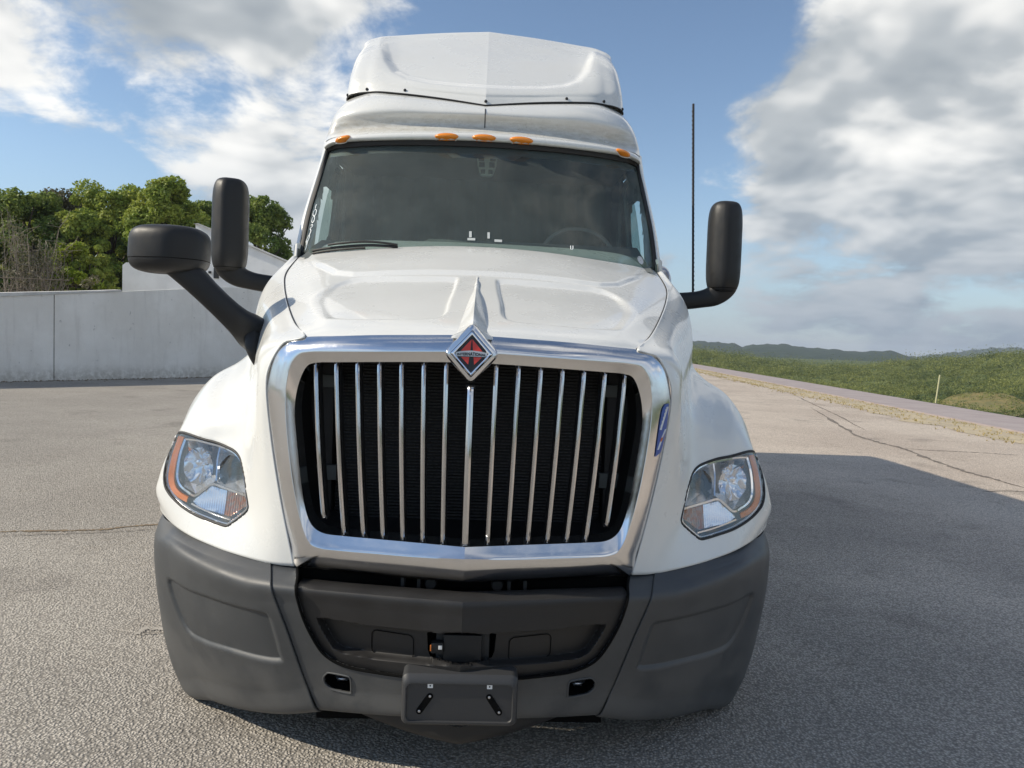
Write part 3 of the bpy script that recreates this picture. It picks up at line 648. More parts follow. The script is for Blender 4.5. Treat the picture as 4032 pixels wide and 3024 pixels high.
recp = smooth_poly(h5((-1.1371,0.4,0.5549), (-0.9946,0.28,0.5597), (-0.8323,0.15,0.5634), (-0.6977,0.06,0.5664), (-0.6476,0.04,0.5563), (-0.6258,0.05,0.4913), (-0.6114,0.06,0.4227), (-0.6079,0.07,0.375), (-0.7013,0.12,0.3608), (-0.824,0.2,0.3566), (-0.9539,0.3,0.3465), (-1.0341,0.36,0.3548), (-1.0923,0.38,0.421)), 4)
Pq = VW[..., [0, 2]]; dd, _ = polydist(Pq, recp); ins = inpoly(Pq, recp) & (VW[..., 1] < .7)
VW[..., 1] += np.where(ins, .015*sstep(dd, 0, .021), 0)
lowp = sstep(VW[..., 2], .33, .36)
wing = grid_obj('bumper_end', VW, truck, 'bumper_grey', flip=True, solid=.006)
wing['label'] = 'grey bumper end under the headlight nearest the grey wall'
wing2 = dup_mirror(wing, truck)

# ---- bumper centre: grey frame with a black insert
cen = [(0.003,0.03,0.6779), (0.0052,-0.06,0.6803), (0.0071,-0.12,0.6665), (0.0077,-0.128,0.6139), (0.0093,-0.128,0.5235), (0.0092,-0.122,0.4375), (0.0072,-0.112,0.3564), (0.0081,-0.098,0.277)]
rows = []
for i in range(8):
    e0 = Wg[i, 0]; c0 = np.array(cen[i]); row = []
    for t in (0, .12, .25, .45, .7, 1):
        x = e0[0]*t; row.append((x, c0[1]+(e0[1]-c0[1])*(t*.8+.2*t*t), c0[2]+(e0[2]-c0[2])*t))
    rows.append(row)
Cb = np.array(rows); l2 = Cb[-1].copy(); l2[:, 1] += .12; l2[:, 2] += .005; Cb = np.concatenate([Cb, l2[None]])
VB0 = loft(Cb, 40, 30)
BB = bvh_of(VB0)
def by(x, z): return front_y(BB, -abs(x), z, -.05)
insp = [(.05, 1.2)]+[(p[0], p[2]) for p in ((-0.5942,0.1,0.7339), (-0.5808,0.05,0.7012), (-0.5588,0.02,0.677), (-0.5457,0.01,0.6148), (-0.5278,0.005,0.5538), (-0.4997,0,0.4931), (-0.4667,-0.005,0.4431), (-0.4282,-0.015,0.4166), (-0.3697,-0.025,0.4012), (-0.2901,-0.045,0.3988), (-0.1753,-0.075,0.401), (0.0096,-0.12,0.4155))]+[(.05, .30)]
insp = np.array(insp); insp[0] = (.05, .9); insp[-1] = (.05, insp[-2, 1])
VBf = VB0.copy(); im = cut_mask(VBf, insp, snap=.0016)
towp = np.array([(p[0], p[2]) for p in ((-0.4408,-0.01,0.368), (-0.38,-0.02,0.367), (-0.3686,-0.02,0.362), (-0.3652,-0.02,0.3488), (-0.3653,-0.02,0.3118), (-0.3707,-0.02,0.3021), (-0.4316,-0.01,0.3029), (-0.4497,-0.01,0.3105), (-0.4613,-0.005,0.3238), (-0.4634,-0.005,0.3451), (-0.4545,-0.005,0.3596))])
tm = cut_mask(VBf, towp, snap=.0016)
bump = sym_obj('bumper_frame', VBf, truck, 'bumper_grey', mask=~(im | tm))
md = bump.modifiers.new('solid', 'SOLIDIFY'); md.thickness = .007; md.offset = -1
tr_ = smooth_poly(towp, 3)
for s_ in (-1, 1):
    r1 = [(s_*abs(x), by(x, z)-.001, z) for x, z in tr_]; r2 = [(a, b+.09, c) for a, b, c in r1]
    rings('tow_hook_pocket', [r1, r2], bump, 'void_black')
    tube('tow_hook', [(s_*(.44), by(.44, .33)+.085, .325), (s_*.42, by(.44, .33)+.06, .315), (s_*.40, by(.44, .33)+.06, .313), (s_*.385, by(.44, .33)+.085, .322)], .009, bump, 'dull_metal', 8)
VI = VB0.copy()
for i in range(60): VI[i] = VI[60]+np.array((0, .10*(60-i)/60, .006*math.sin((60-i)/60*math.pi)))
im2 = cut_mask(VI, insp, snap=.0016)
ddI, _ = polydist(VI[..., [0, 2]], insp); VI[..., 1] += .012
pock = np.array([(.05, 1.0)]+[(p[0], p[2]) for p in ((0.0043,-0.12,0.5698), (-0.1187,-0.09,0.56), (-0.3189,-0.05,0.5581), (-0.4511,-0.02,0.5652), (-0.4859,0,0.562), (-0.475,0,0.5306), (-0.4578,-0.005,0.4987), (-0.4302,-0.01,0.4566), (-0.3972,-0.02,0.4426), (-0.2912,-0.045,0.4391), (-0.1155,-0.085,0.445), (0.0082,-0.12,0.4562))])
pock[0] = (.05, pock[1, 1]); pock = np.vstack([pock, (.05, pock[-1, 1])])
dp_, _ = polydist(VI[..., [0, 2]], pock); ip = inpoly(VI[..., [0, 2]], pock)
VI[..., 1] += np.where(ip, .038*sstep(dp_, 0, .010), 0)
opn = np.array([(.05, .5)]+[(p[0], p[2]) for p in ((0.0059,-0.1,0.5639), (-0.1082,-0.09,0.558), (-0.1139,-0.085,0.5502), (-0.1097,-0.085,0.4828), (-0.1021,-0.085,0.4617), (-0.0912,-0.09,0.4577), (0.0096,-0.1,0.4565))]); opn[0] = (.05, opn[1, 1]); opn = np.vstack([opn, (.05, opn[-1, 1])])
om = cut_mask(VI, opn, snap=.004)
insert = sym_obj('bumper_insert', VI, truck, 'insert_black', mask=im2 & ~om)
for s_ in (-1, 1):      # round-cornered blanking panels outlined in the insert
    q = rrect(*sorted((s_*.158, s_*.30)), .448, .532, .018, 5); pts_ = [(x, by(x, z)+.0475, z-(.02-.10*abs(abs(x)-.16))*.3) for x, z in q]
    tube('panel_groove', pts_, .0014, insert, 'void_black', 5, True)
ol = cr(insp[2:-1], 5); ol3 = np.array([(min(x, 0), by(x, z)-.001, z) for x, z in ol if x < .0]); tube('insert_gap', np.concatenate([ol3, mirx(ol3)[::-1]]), .0048, insert, 'void_black', 6)
for s_ in (-1, 1): tube('pocket_rim', [(s_*abs(x), by(x, z)-.0005, z) for x, z in tr_], .0035, bump, 'bumper_grey', 6, True)
# radar unit in the middle opening
mid = by(0, .47)
box('opening_back', (0, mid+.13, .475), (.42, .01, .22), insert, 'void_black', 0)
box('radar_unit', (.004, mid+.075, .493), (.125, .03, .092), insert, 'black_plastic', .004)
for sx in (-1, 1):
    for sz in (-1, 1): turned('bracket_screw', [(0, .008), (.006, .010), (.02, .010)], (.004+sx*.078, mid+.08, .493+sz*.042), insert, 'dark_part', 10)
    box('radar_bracket', (.004+sx*.073, mid+.09, .493), (.03, .015, .1), insert, 'dark_part', .003)
box('connector', (-.078, mid+.065, .498), (.04, .03, .035), insert, 'black_plastic', .003)
box('connector_clip', (-.068, mid+.048, .502), (.012, .004, .013), insert, 'white_print', .001)
box('connector_pin', (-.099, mid+.048, .500), (.004, .004, .02), insert, 'amber_dull', .001)
# near-black boxes paint the shade of the open gap between bumper and chrome
box('gap_shade_box', (0, .17, .70), (1.16, .10, .14), truck, 'void_black', .02)
for s_ in (-1, 1):
    for x in (.155, .21): box('valance_bracket', (s_*x, .09, .662), (.012, .06, .045), truck, 'dark_part', .002)
    turned('valance_bumpstop', [(0, .018), (.01, .022), (.05, .022)], (s_*.115, .07, .662), truck, 'dark_part', 14)
    box('gap_shade_side', (s_*.60, .17, .69), (.20, .05, .16), truck, 'void_black', .01)
box('bumper_backing', (0, .16, .42), (1.02, .02, .56), truck, 'void_black', 0)
# under-lip
lip = []
for z, dy, sx in ((.235, .035, 1.0), (.185, .045, .97), (.155, .075, .92)):
    lip.append([(x*sx, by(x, .30)+dy+(.03*(abs(x)/.5)**2), z+.05*(abs(x)/.5)**2) for x in np.linspace(-.50, .50, 31)])
grid_obj('under_lip', loft(np.array(lip), 1, 4), truck, 'rubber', flip=False)
# licence plate bracket
def bracket():
    x0, x1 = -.1845, .1875; z0, z1 = .268, .435; yb = by(.1, .35)-.006
    R_ = [[(p[0], y, p[1]) for p in rrect(x0+i_, x1-i_, z0+i_, z1-i_-k_, r)] for y, i_, r, k_ in ((yb+.07, 0, .02, -.012), (yb-.03, 0, .022, 0), (yb-.042, .005, .022, .006), (yb-.047, .012, .02, .01), (yb-.047, .016, .018, .0105), (yb-.041, .0185, .016, .011))]
    o = rings('plate_bracket', R_, truck, 'black_plastic', True, 30); o.data.materials[0] = MATS['bracket_plastic']; yf = yb-.041
    for s_ in (-1, 1):
        cx = .0015+s_*.0945
        r1 = rrect(cx-.0085, cx+.0085, .394, .4095, .001, 1)
        prism('nut_clip', r1, yf-.003, yf+.001, o, 'white_print')
        turned('clip_hole', [(0, .0026), (.002, .0026)], (cx, yf-.0036, .4015), o, 'void_black', 10)
        a = np.array((cx, .366)); b = np.array((cx+s_*.033, .317)); t = (b-a)/np.linalg.norm(b-a); nn = np.array((-t[1], t[0])); cap = []
        for c0, a0 in ((b, 0), (a, 180)):
            for k in range(7): an = rad(-90+30*k+a0); cap.append(c0+.0105*(math.cos(an)*t+math.sin(an)*nn))
        prism('painted_slot', cap, yf-.0012, yf+.001, o, 'void_black')  # flat black piece stands in for the darkness of an open hole
        for q in (a, b): turned('screw', [(0, .002), (.001, .004), (.003, .004)], (q[0], yf-.004, q[1]), o, 'dull_metal', 10)
mat('bracket_plastic', (.035, .036, .038), .5, bump=(500, .15, .0006))
bracket()

# ---- windscreen
GW = [[(0,1.33,1.88), (-.29,1.35,1.88), (-.60,1.42,1.89), (-.86,1.55,1.91), (-0.9722,1.66,1.8918)],
      [(0,1.475,2.10), (-.285,1.49,2.10), (-.585,1.55,2.10), (-.842,1.655,2.10), (-0.9556,1.775,2.1557)],
      [(0.0083,1.655,2.3739), (-.278,1.67,2.355), (-.566,1.725,2.35), (-.815,1.815,2.335), (-0.9293,1.9,2.3872)],
      [(-0.0003,1.8,2.5898), (-0.2524,1.815,2.5891), (-0.5475,1.86,2.5874), (-0.8047,1.94,2.581), (-0.9126,2.02,2.5703)]]
GW = np.array(GW); GW[:, 0, 0] = 0
gf = np.concatenate([GW[:, ::-1], mirx(GW)[:, 1:]], 1)
VG = loft(gf, 12, 14)
glass = grid_obj('windscreen', VG, truck, 'windscreen_glass')
BG = bvh_of(VG)
def gy(x, z): return front_y(BG, x, z, 1.9)
def strip_obj(name, A, B, parent, mt, dy=0.0, thick=.012):
    A = np.array(A); B = np.array(B); V = np.stack([A+np.array((0, thick, 0)), A, (A+B)/2+np.array((0, -.004, 0)), B, B+np.array((0, thick, 0))], 1); V[..., 1] += dy
    return grid_obj(name, V, parent, mt)
SO = cr(np.array([(-0.9946,1.67,1.8919), (-0.977,1.785,2.1564), (-0.9491,1.91,2.3884), (-0.9256,2.01,2.5751), (-0.9161,2.01,2.5935), (-0.8914,2,2.609), (-0.8045,1.935,2.611), (-0.5469,1.85,2.6117), (-0.2527,1.805,2.616), (0.0036,1.79,2.616)]), 6); SO[-1, 0] = 0
SI = cr(np.array([(-0.9697,1.66,1.8919), (-0.9542,1.773,2.1554), (-0.9279,1.898,2.3868), (-0.9103,2.01,2.561), (-0.9059,2.012,2.5706), (-0.8808,2,2.5827), (-0.7988,1.935,2.581), (-0.5468,1.855,2.5862), (-0.2521,1.81,2.5878), (-0.0002,1.795,2.5876)]), 6); SI[-1, 0] = 0
ee = np.concatenate([SO, mirx(SO)[::-1][1:]]); ii = np.concatenate([SI, mirx(SI)[::-1][1:]])
strip_obj('windscreen_seal', ee, ii, glass, 'rubber', -.008, .03)
# dark printed band inside the glass along the top, deeper in the middle
fb = []
nr, nc = VG.shape[:2]
for i, fr in enumerate((1.0, .96, .92)): pass
top = VG[-1]; dn = VG[-6]
band_w = lambda x: .55+.42*(1-sstep(abs(x), .16, .21))
TB = np.stack([top, top+(dn-top)*.5*np.array([band_w(x) for x in top[:, 0]])[:, None], top+(dn-top)*np.array([band_w(x) for x in top[:, 0]])[:, None]], 0); TB[..., 1] += .006
def frit(n, b, co): b.inputs['Alpha'].default_value = 1
mat('frit', (.05, .053, .057), .6)
grid_obj('tint_band', TB, glass, 'frit')
# things stuck on or written on the glass
def gl_poly(name, pts, mt, dy=-.004):
    V = [(p[0], gy(p[0], p[2])+dy, p[2]) for p in pts]; return mesh(name, V, [tuple(range(len(V)))], glass, mt, smooth=False)
def gl_rect(x0, y0, x1, y1, mt='white_print'): pass
for q in (((-0.0582,1.53,2.0669), (-0.0446,1.53,2.0675), (-0.0432,1.52,2.0336), (-0.0569,1.52,2.033)), ((-0.0649,1.52,2.0291), (-0.0249,1.52,2.0299), (-0.0243,1.51,2.0169), (-0.0643,1.51,2.0161)),
          ((0.0367,1.53,2.0656), (0.0495,1.53,2.0662), (0.0507,1.52,2.0314), (0.0379,1.52,2.0309)), ((0.0745,1.52,2.0279), (0.1138,1.52,2.0278), (0.114,1.51,2.0139), (0.0749,1.51,2.014))):
    gl_poly('glass_tab', q, 'sticker_grey' if 'sticker_grey' in MATS else 'console')
def gl_line(name, pts, w, mt='marker_ink', n=5):
    pp = cr(np.array([(p[0], p[2]) for p in pts]), n); P3 = [(x, gy(x, z)-.006, z) for x, z in pp]
    V, F = tube_mesh(P3, w, 5); return mesh(name, V, F, glass, mt)
gl_line('marker_stroke', [(0.4753,1.5,2.0167), (0.4761,1.5,1.9973), (0.486,1.5,1.9977), (0.4876,1.5,2.0172)], .0022, 'marker_ink', 2)
disc = [(0.8714,1.58,1.9966), (0.8817,1.58,1.992), (0.8899,1.58,1.9799), (0.8932,1.58,1.9651), (0.8887,1.58,1.9524), (0.8787,1.58,1.9495), (0.8657,1.58,1.9564), (0.8575,1.58,1.9685), (0.8543,1.58,1.9834), (0.8614,1.58,1.9936)]
def discm(n, b, co):
    v = n.n('ShaderNodeTexVoronoi', {'Vector': co, 'Scale': 70.0}).outputs[0]; n.l.new(n.mix(n.ramp(v, .25, .45), (.36, .37, .37, 1), (.66, .66, .65, 1)), b.inputs['Base Color'])
mat('disc_sticker', (.6, .6, .6), .5, extra=discm)
gl_poly('round_sticker', disc, 'disc_sticker')
# hand-written marks up the edge of the glass, reading upwards
gl_line('marker_stroke', [(-0.9477,1.68,1.9561), (-0.9426,1.68,1.975), (-0.9397,1.69,1.9932), (-0.9369,1.7,2.0114)], .0027)
gl_line('marker_stroke', [(-0.9406,1.7,2.0113), (-0.9497,1.7,2.0015), (-0.9446,1.7,2.0223), (-0.936,1.71,2.0372), (-0.9284,1.71,2.0319), (-0.9386,1.7,2.0039), (-0.9452,1.69,1.9873)], .0027)
gl_line('marker_stroke', [(-0.936,1.71,2.0372), (-0.9275,1.72,2.0559), (-0.9259,1.72,2.0691), (-0.934,1.73,2.0777), (-0.9267,1.73,2.0875), (-0.9193,1.73,2.0934), (-0.9256,1.74,2.1041), (-0.933,1.74,2.0981)], .0027)
gl_line('marker_stroke', [(-0.9239,1.74,2.1136), (-0.9317,1.74,2.1227), (-0.9307,1.75,2.1432), (-0.9218,1.76,2.1528), (-0.9159,1.76,2.1436), (-0.917,1.75,2.1249), (-0.9239,1.74,2.1136)], .0027)
gl_line('marker_stroke', [(-0.9218,1.76,2.1528), (-0.9319,1.77,2.1635), (-0.9308,1.78,2.1842), (-0.9219,1.79,2.1959), (-0.9127,1.78,2.185), (-0.9138,1.77,2.1643), (-0.9218,1.76,2.1528)], .0027)
gl_line('marker_stroke', [(-0.9239,1.79,2.2015), (-0.9236,1.8,2.2147), (-0.92,1.8,2.2263)], .0027)
# wiper
wp = [(-0.8834,1.55,1.9433), (-0.8096,1.52,1.9536), (-0.7018,1.47,1.9628), (-0.6083,1.44,1.9692), (-0.5173,1.42,1.9697), (-0.418,1.4,1.9628)]
wpp = cr(np.array(wp), 5); wpp = np.array([(x, gy(x, z)-.03, z) for x, y, z in wpp])
wip = tube('wiper', wpp, .007, truck, 'rubber', 8)
w2 = wpp.copy(); w2[:, 2] += .010+.008*np.sin(np.linspace(0, math.pi, len(w2))); w2[:, 1] -= .012; tube('wiper_arm', w2[6:], .006, wip, 'black_plastic', 8)
w3 = wpp[:17].copy(); w3[:, 2] -= .014; tube('wiper_blade', w3, .006, wip, 'rubber', 6)

# ---- roof: header band with marker lamps, lower roof, fairing
Hd = [[(0.0035,1.8,2.6186), (-0.253,1.81,2.6173), (-0.5476,1.855,2.613), (-0.8054,1.94,2.6103), (-0.9181,2.02,2.59)],
      [(0.0035,1.765,2.615), (-0.2508,1.775,2.6138), (-0.543,1.82,2.6097), (-0.8037,1.905,2.607), (-0.9217,1.99,2.5881)],
      [(0.0032,1.752,2.6248), (-0.2504,1.762,2.6236), (-0.5416,1.807,2.6196), (-0.8108,1.89,2.6143), (-0.9276,1.98,2.5912)],
      [(0.0024,1.757,2.6459), (-0.2514,1.768,2.644), (-0.5428,1.812,2.6389), (-0.8025,1.895,2.6335), (-0.9293,1.995,2.6128)],
      [(0.0019,1.785,2.662), (-0.2536,1.796,2.6601), (-0.5468,1.84,2.654), (-0.7928,1.92,2.6485), (-0.9272,2.03,2.6339)],
      [(0.0011,1.86,2.6883), (-0.2588,1.87,2.6861), (-0.5565,1.91,2.6787), (-0.8013,1.99,2.671), (-0.9383,2.1,2.6559)]]
Hd = np.array([r+[(r[-1][0]+.035, r[-1][1]+.12, r[-1][2]-.01)] for r in Hd]); Hd[:, 0, 0] = 0
VD = loft(np.concatenate([Hd[:, ::-1], mirx(Hd)[:, 1:]], 1), 10, 5)
header = grid_obj('roof_header', VD, truck, 'paint')
Lr = [[(0.0011,1.86,2.6864), (-0.2588,1.87,2.6841), (-0.5572,1.915,2.6781), (-0.7956,1.96,2.6612), (-0.938,2.07,2.648), (-.985,2.4,2.66)],
      [(-0.0002,1.905,2.725), (-0.2627,1.915,2.7227), (-0.5641,1.96,2.7186), (-0.8145,2.03,2.7052), (-0.9381,2.1,2.6882), (-.985,2.45,2.74)],
      [(-0.0016,1.905,2.7639), (-0.264,1.915,2.7635), (-0.5649,1.957,2.7609), (-0.8197,2.03,2.7527), (-0.9304,2.13,2.7497), (-.97,2.5,2.82)],
      [(-0.0017,1.875,2.7938), (-0.2637,1.89,2.7997), (-0.5636,1.935,2.813), (-0.8102,2.02,2.8068), (-0.9164,2.16,2.813), (-.955,2.55,2.90)],
      [(-0.002,1.9,2.8304), (-0.2683,1.935,2.857), (-0.5728,1.99,2.8884), (-0.7777,2.08,2.8937), (-0.8957,2.2,2.8722), (-.93,2.6,2.965)],
      [(-0.0022,1.955,2.865), (-0.2736,2,2.9018), (-0.5439,2.07,2.9405), (-0.7075,2.14,2.96), (-0.8708,2.26,2.9314), (-.91,2.65,3.0)],
      [(-0.004,2.1,2.9271), (-0.2847,2.15,2.9695), (-0.5638,2.22,3.0089), (-0.7234,2.3,3.0324), (-0.8789,2.4,2.9985), (-.90,2.7,3.02)]]
Lr = np.array(Lr); Lr[:, 0, 0] = 0
VLr = loft(Lr, 12, 8)
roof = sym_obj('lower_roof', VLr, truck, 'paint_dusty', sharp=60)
gcl = VLr[8:-16, 0].copy(); gcl[:, 1] -= .001; gcl[:, 0] = 0; tube('panel_gap', gcl, .003, roof, 'rubber', 6)
Fr = [[(-0.0023,1.945,2.8687), (-0.274,2,2.9137), (-0.5227,2.06,2.9483), (-0.6959,2.13,2.9695), (-0.856,2.26,2.9686)],
      [(-0.0029,1.965,2.9143), (-0.2762,2.02,2.9458), (-0.5259,2.08,2.9798), (-0.7081,2.15,3.0039), (-0.8556,2.28,3.019)],
      [(-0.0038,2,2.97), (-0.2795,2.05,2.9924), (-0.5321,2.12,3.0362), (-0.7142,2.18,3.0597), (-0.8522,2.31,3.0921)],
      [(-0.0042,2.19,3.141), (-0.2947,2.22,3.1489), (-0.552,2.26,3.1664), (-0.7206,2.29,3.183), (-0.8561,2.42,3.1974)],
      [(-0.0053,2.45,3.3525), (-0.3044,2.46,3.3458), (-0.5592,2.47,3.3415), (-0.7283,2.46,3.3309), (-0.8595,2.57,3.3173)],
      [(-0.0044,2.74,3.5655), (-0.3153,2.74,3.5465), (-0.5943,2.74,3.5224), (-0.7518,2.71,3.4907), (-0.8531,2.76,3.4409)],
      [(-0.0048,2.96,3.683), (-0.331,2.96,3.657), (-0.6203,2.95,3.6196), (-0.7746,2.92,3.5828), (-0.8726,2.97,3.5414)]]
Fr = [r+[(r[-1][0]-.012, r[-1][1]+.42, r[-1][2]-.005)] for r in Fr]
Fr.append([(0,3.5,3.71), (-.36,3.5,3.70), (-.62,3.5,3.675), (-.79,3.48,3.635), (-.88,3.46,3.54), (-.90,3.6,3.42)])
Fr = np.array(Fr); Fr[:, 0, 0] = 0
VF = loft(Fr, 30, 22)
fpn = np.array([(.06, 3.6), (.06, 3.03)]+[(p[0], p[2]) for p in ((-0.0041,2.02,2.9796), (-0.157,2.04,2.9884), (-0.3432,2.08,3.0102), (-0.4925,2.13,3.0488), (-0.5852,2.2,3.1092), (-0.6513,2.32,3.2165), (-0.7005,2.5,3.3563), (-0.7489,2.75,3.5157))]+[(-.58, 4.2), (.06, 4.2)])
fpn[1] = (.06, fpn[2, 1])
dfp, _ = polydist(VF[..., [0, 2]], fpn); inf_ = inpoly(VF[..., [0, 2]], fpn) & (VF[..., 1] < 3.2)
VF[..., 1] += np.where(inf_, .032*sstep(dfp, 0, .065), 0)*(1-sstep(VF[..., 1], 2.50, 2.86))
fair = sym_obj('roof_fairing', VF, truck, 'paint', sharp=60)
fseam = VF[0].copy(); fseam = np.concatenate([fseam[::-1], mirx(fseam)[1:]]); fseam[:, 2] -= .004
tube('fairing_seal', fseam, .0045, fair, 'rubber', 6)
BF = bvh_of(VF)
for p in ((-0.8498,2.26,2.9762), (-0.718,2.15,2.9861), (-0.4805,2.06,2.9634), (-0.0031,1.95,2.8898)):
    for s_ in ((-1, 1) if p[0] < -.05 else (1,)):
        x = abs(p[0]) if p[0] < -.05 else 0; y = front_y(BF, -x if x else -.001, p[2], 2.3)
        turned('bolt', [(0, .005), (.004, .009), (.016, .009)], (s_*x, y-.010, p[2]), fair, 'rubber', 12)
BD = bvh_of(VD)
def header_y(x, z):
    y = front_y(BD, x, z, -9)
    if y < -8: y = BD.find_nearest(Vector((x, 1.9, z)))[0].y
    return y
def marker(x, z, hw, hh, rot):
    V = []; F = []; n = 24; R_ = []
    for f, dy in ((1.0, .006), (1.0, -.004), (.9, -.014), (.6, -.021), (.2, -.024)):
        r = []
        for k in range(n):
            a = 2*math.pi*k/n; u_, v_ = hw*f*math.cos(a), hh*f*math.sin(a); X = x+u_*math.cos(rot)-v_*math.sin(rot); Z = z+u_*math.sin(rot)+v_*math.cos(rot)
            r.append((X, header_y(X, Z)+dy, Z))
        R_.append(r)
    o = rings('marker_lamp', R_, truck, 'amber', True, 40)
    rr = [(a, b+.004, c) for a, b, c in R_[0]]; rr2 = [(x+(a-x)*1.14, b+.002, z+(c-z)*1.2) for a, b, c in R_[0]]
    rings('lamp_bezel', [rr2, [(a, b-.008, c) for a, b, c in rr]], o, 'paint', False)
zc = (0.0002,1.755,2.6283)[2]
marker(0, zc, .066, .0195, 0)
for s_ in (-1, 1):
    marker(s_*.2085, zc-.001, .066, .0195, -s_*.02); px2 = (-0.8061,1.9,2.6211); marker(s_*abs(px2[0]), px2[2], .047, .019, -s_*.26)

# ---- cab sides, pillars, roof box, doors
prow = []
for t in np.linspace(0, 1, 13):
    a = cr(np.array([(-0.9946,1.67,1.8919), (-0.977,1.785,2.1564), (-0.9491,1.91,2.3884), (-0.9256,2.01,2.5751), (-0.9384,2.1,2.6579)]), 8); a = a[int(round(t*(len(a)-1)))]
    xs = a[0]
    prow.append([tuple(a+np.array((.012, .012, 0))), tuple(a+np.array((-.004, -.006, .004))), (xs-.022, a[1]+.02, a[2]), (xs-.036+.0*t, a[1]+.09, a[2]), (-1.055+.075*t, 2.25, a[2]), (-1.06+.075*t, 2.7, a[2]), (-1.06+.07*t, 3.3, a[2]), (-1.06+.07*t, 5.0, a[2]), (-1.06+.07*t, 7.85, a[2])])  # sides also carried far back, unseen, for the length of the ground shadow
low = [(p[0]-.02, p[1], .95) for p in prow[0]]; prow = [low]+prow
VP = loft(np.array(prow), 8, 3)
wpoly = smooth_poly([(2.30, 2.0), (2.45, 1.99), (2.66, 2.0), (2.68, 2.2), (2.66, 2.44), (2.55, 2.46), (2.42, 2.44), (2.33, 2.24)], 3)
gm = cut_mask(VP, wpoly, axes=(1, 2), snap=.02)
side = grid_obj('cab_side', VP, truck, 'paint', mask=~gm); side2 = dup_mirror(side, truck)
for s_ in (-1, 1):
    V = [(s_*(1.035-.10*(z-1.95)), y, z) for y, z in wpoly]; mesh('side_window', V, [tuple(range(len(V)))], side if s_ < 0 else side2, 'side_glass', smooth=False)
# sleeper roof and rear, stretched back unseen to lengthen the ground shadow
rr_ = []
for y in (3.35, 4.0, 6.0, 7.75):
    rr_.append([(-.985, y, 2.70), (-.965, y, 3.0), (-.925, y, 3.35), (-.87, y, 3.54), (-.62, y, 3.665), (0, y, 3.70)])
rr_.append([(-.98, 7.85, 2.70), (-.97, 7.85, 3.0), (-.90, 7.85, 3.3), (-.75, 7.85, 3.45), (-.5, 7.85, 3.5), (0, 7.85, 3.52)])
sym_obj('stretched_sleeper_roof', loft(np.array(rr_), 6, 4), truck, 'paint')
rr_ = [[(-.99, 2.35, 2.64), (-.985, 3.4, 2.70)], [(-.965, 2.45, 2.85), (-.965, 3.4, 3.0)], [(-.885, 2.5, 3.0), (-.935, 3.4, 3.25)], [(-.878, 2.56, 3.15), (-.925, 3.42, 3.36)], [(-.872, 2.64, 3.3), (-.90, 3.42, 3.46)], [(-.86, 2.85, 3.45), (-.87, 3.5, 3.55)]]
sym_obj('sleeper_side', np.array(rr_, float), truck, 'paint')
mesh('stretched_sleeper_back', [(-.98, 7.84, .8), (.98, 7.84, .8), (.95, 7.84, 3.3), (.5, 7.84, 3.5), (-.5, 7.84, 3.5), (-.95, 7.84, 3.3)], [(0, 1, 2, 3, 4, 5)], truck, 'paint', smooth=False)
# chassis, inner wheel arches, wheels
box('chassis', (0, 4.1, .72), (1.2, 7.2, .42), truck, 'void_black', .03)  # plain dark block added to stop light passing under the truck
box('engine_bay', (0, 1.05, 1.1), (1.25, 1.1, .66), truck, 'void_black', .05)
box('cab_floor', (0, 4.70, 1.15), (1.9, 6.22, .55), truck, 'void_black', .05)
for s_ in (-1, 1):
    for wy in (1.12, 6.0, 7.2):
        R_ = []
        for w_, r in ((-.14, .30), (-.145, .43), (-.12, .485), (-.06, .50), (.06, .50), (.12, .485), (.145, .43), (.14, .30)):
            R_.append([(s_*1.03+w_, wy+r*math.cos(2*math.pi*k/40), .5+r*math.sin(2*math.pi*k/40)) for k in range(40)])
        n = 40; V = [v for r in R_ for v in r]; F = [(i*n+j, i*n+(j+1) % n, (i+1)*n+(j+1) % n, (i+1)*n+j) for i in range(7) for j in range(n)]
        wh = mesh('tyre', V, F, truck, 'rubber')
        RR = [[(s_*1.03+s_*o_, wy+r*math.cos(2*math.pi*k/24), .5+r*math.sin(2*math.pi*k/24)) for k in range(24)] for o_, r in ((.13, .30), (.10, .28), (.02, .25), (.04, .12), (.12, .11), (.13, .05))]
        V = [v for r in RR for v in r]; F = [(i*24+j, i*24+(j+1) % 24, (i+1)*24+(j+1) % 24, (i+1)*24+j) for i in range(5) for j in range(24)]+[tuple(5*24+j for j in range(24))]
        mesh('rim', V, F, wh, 'bright_chrome')

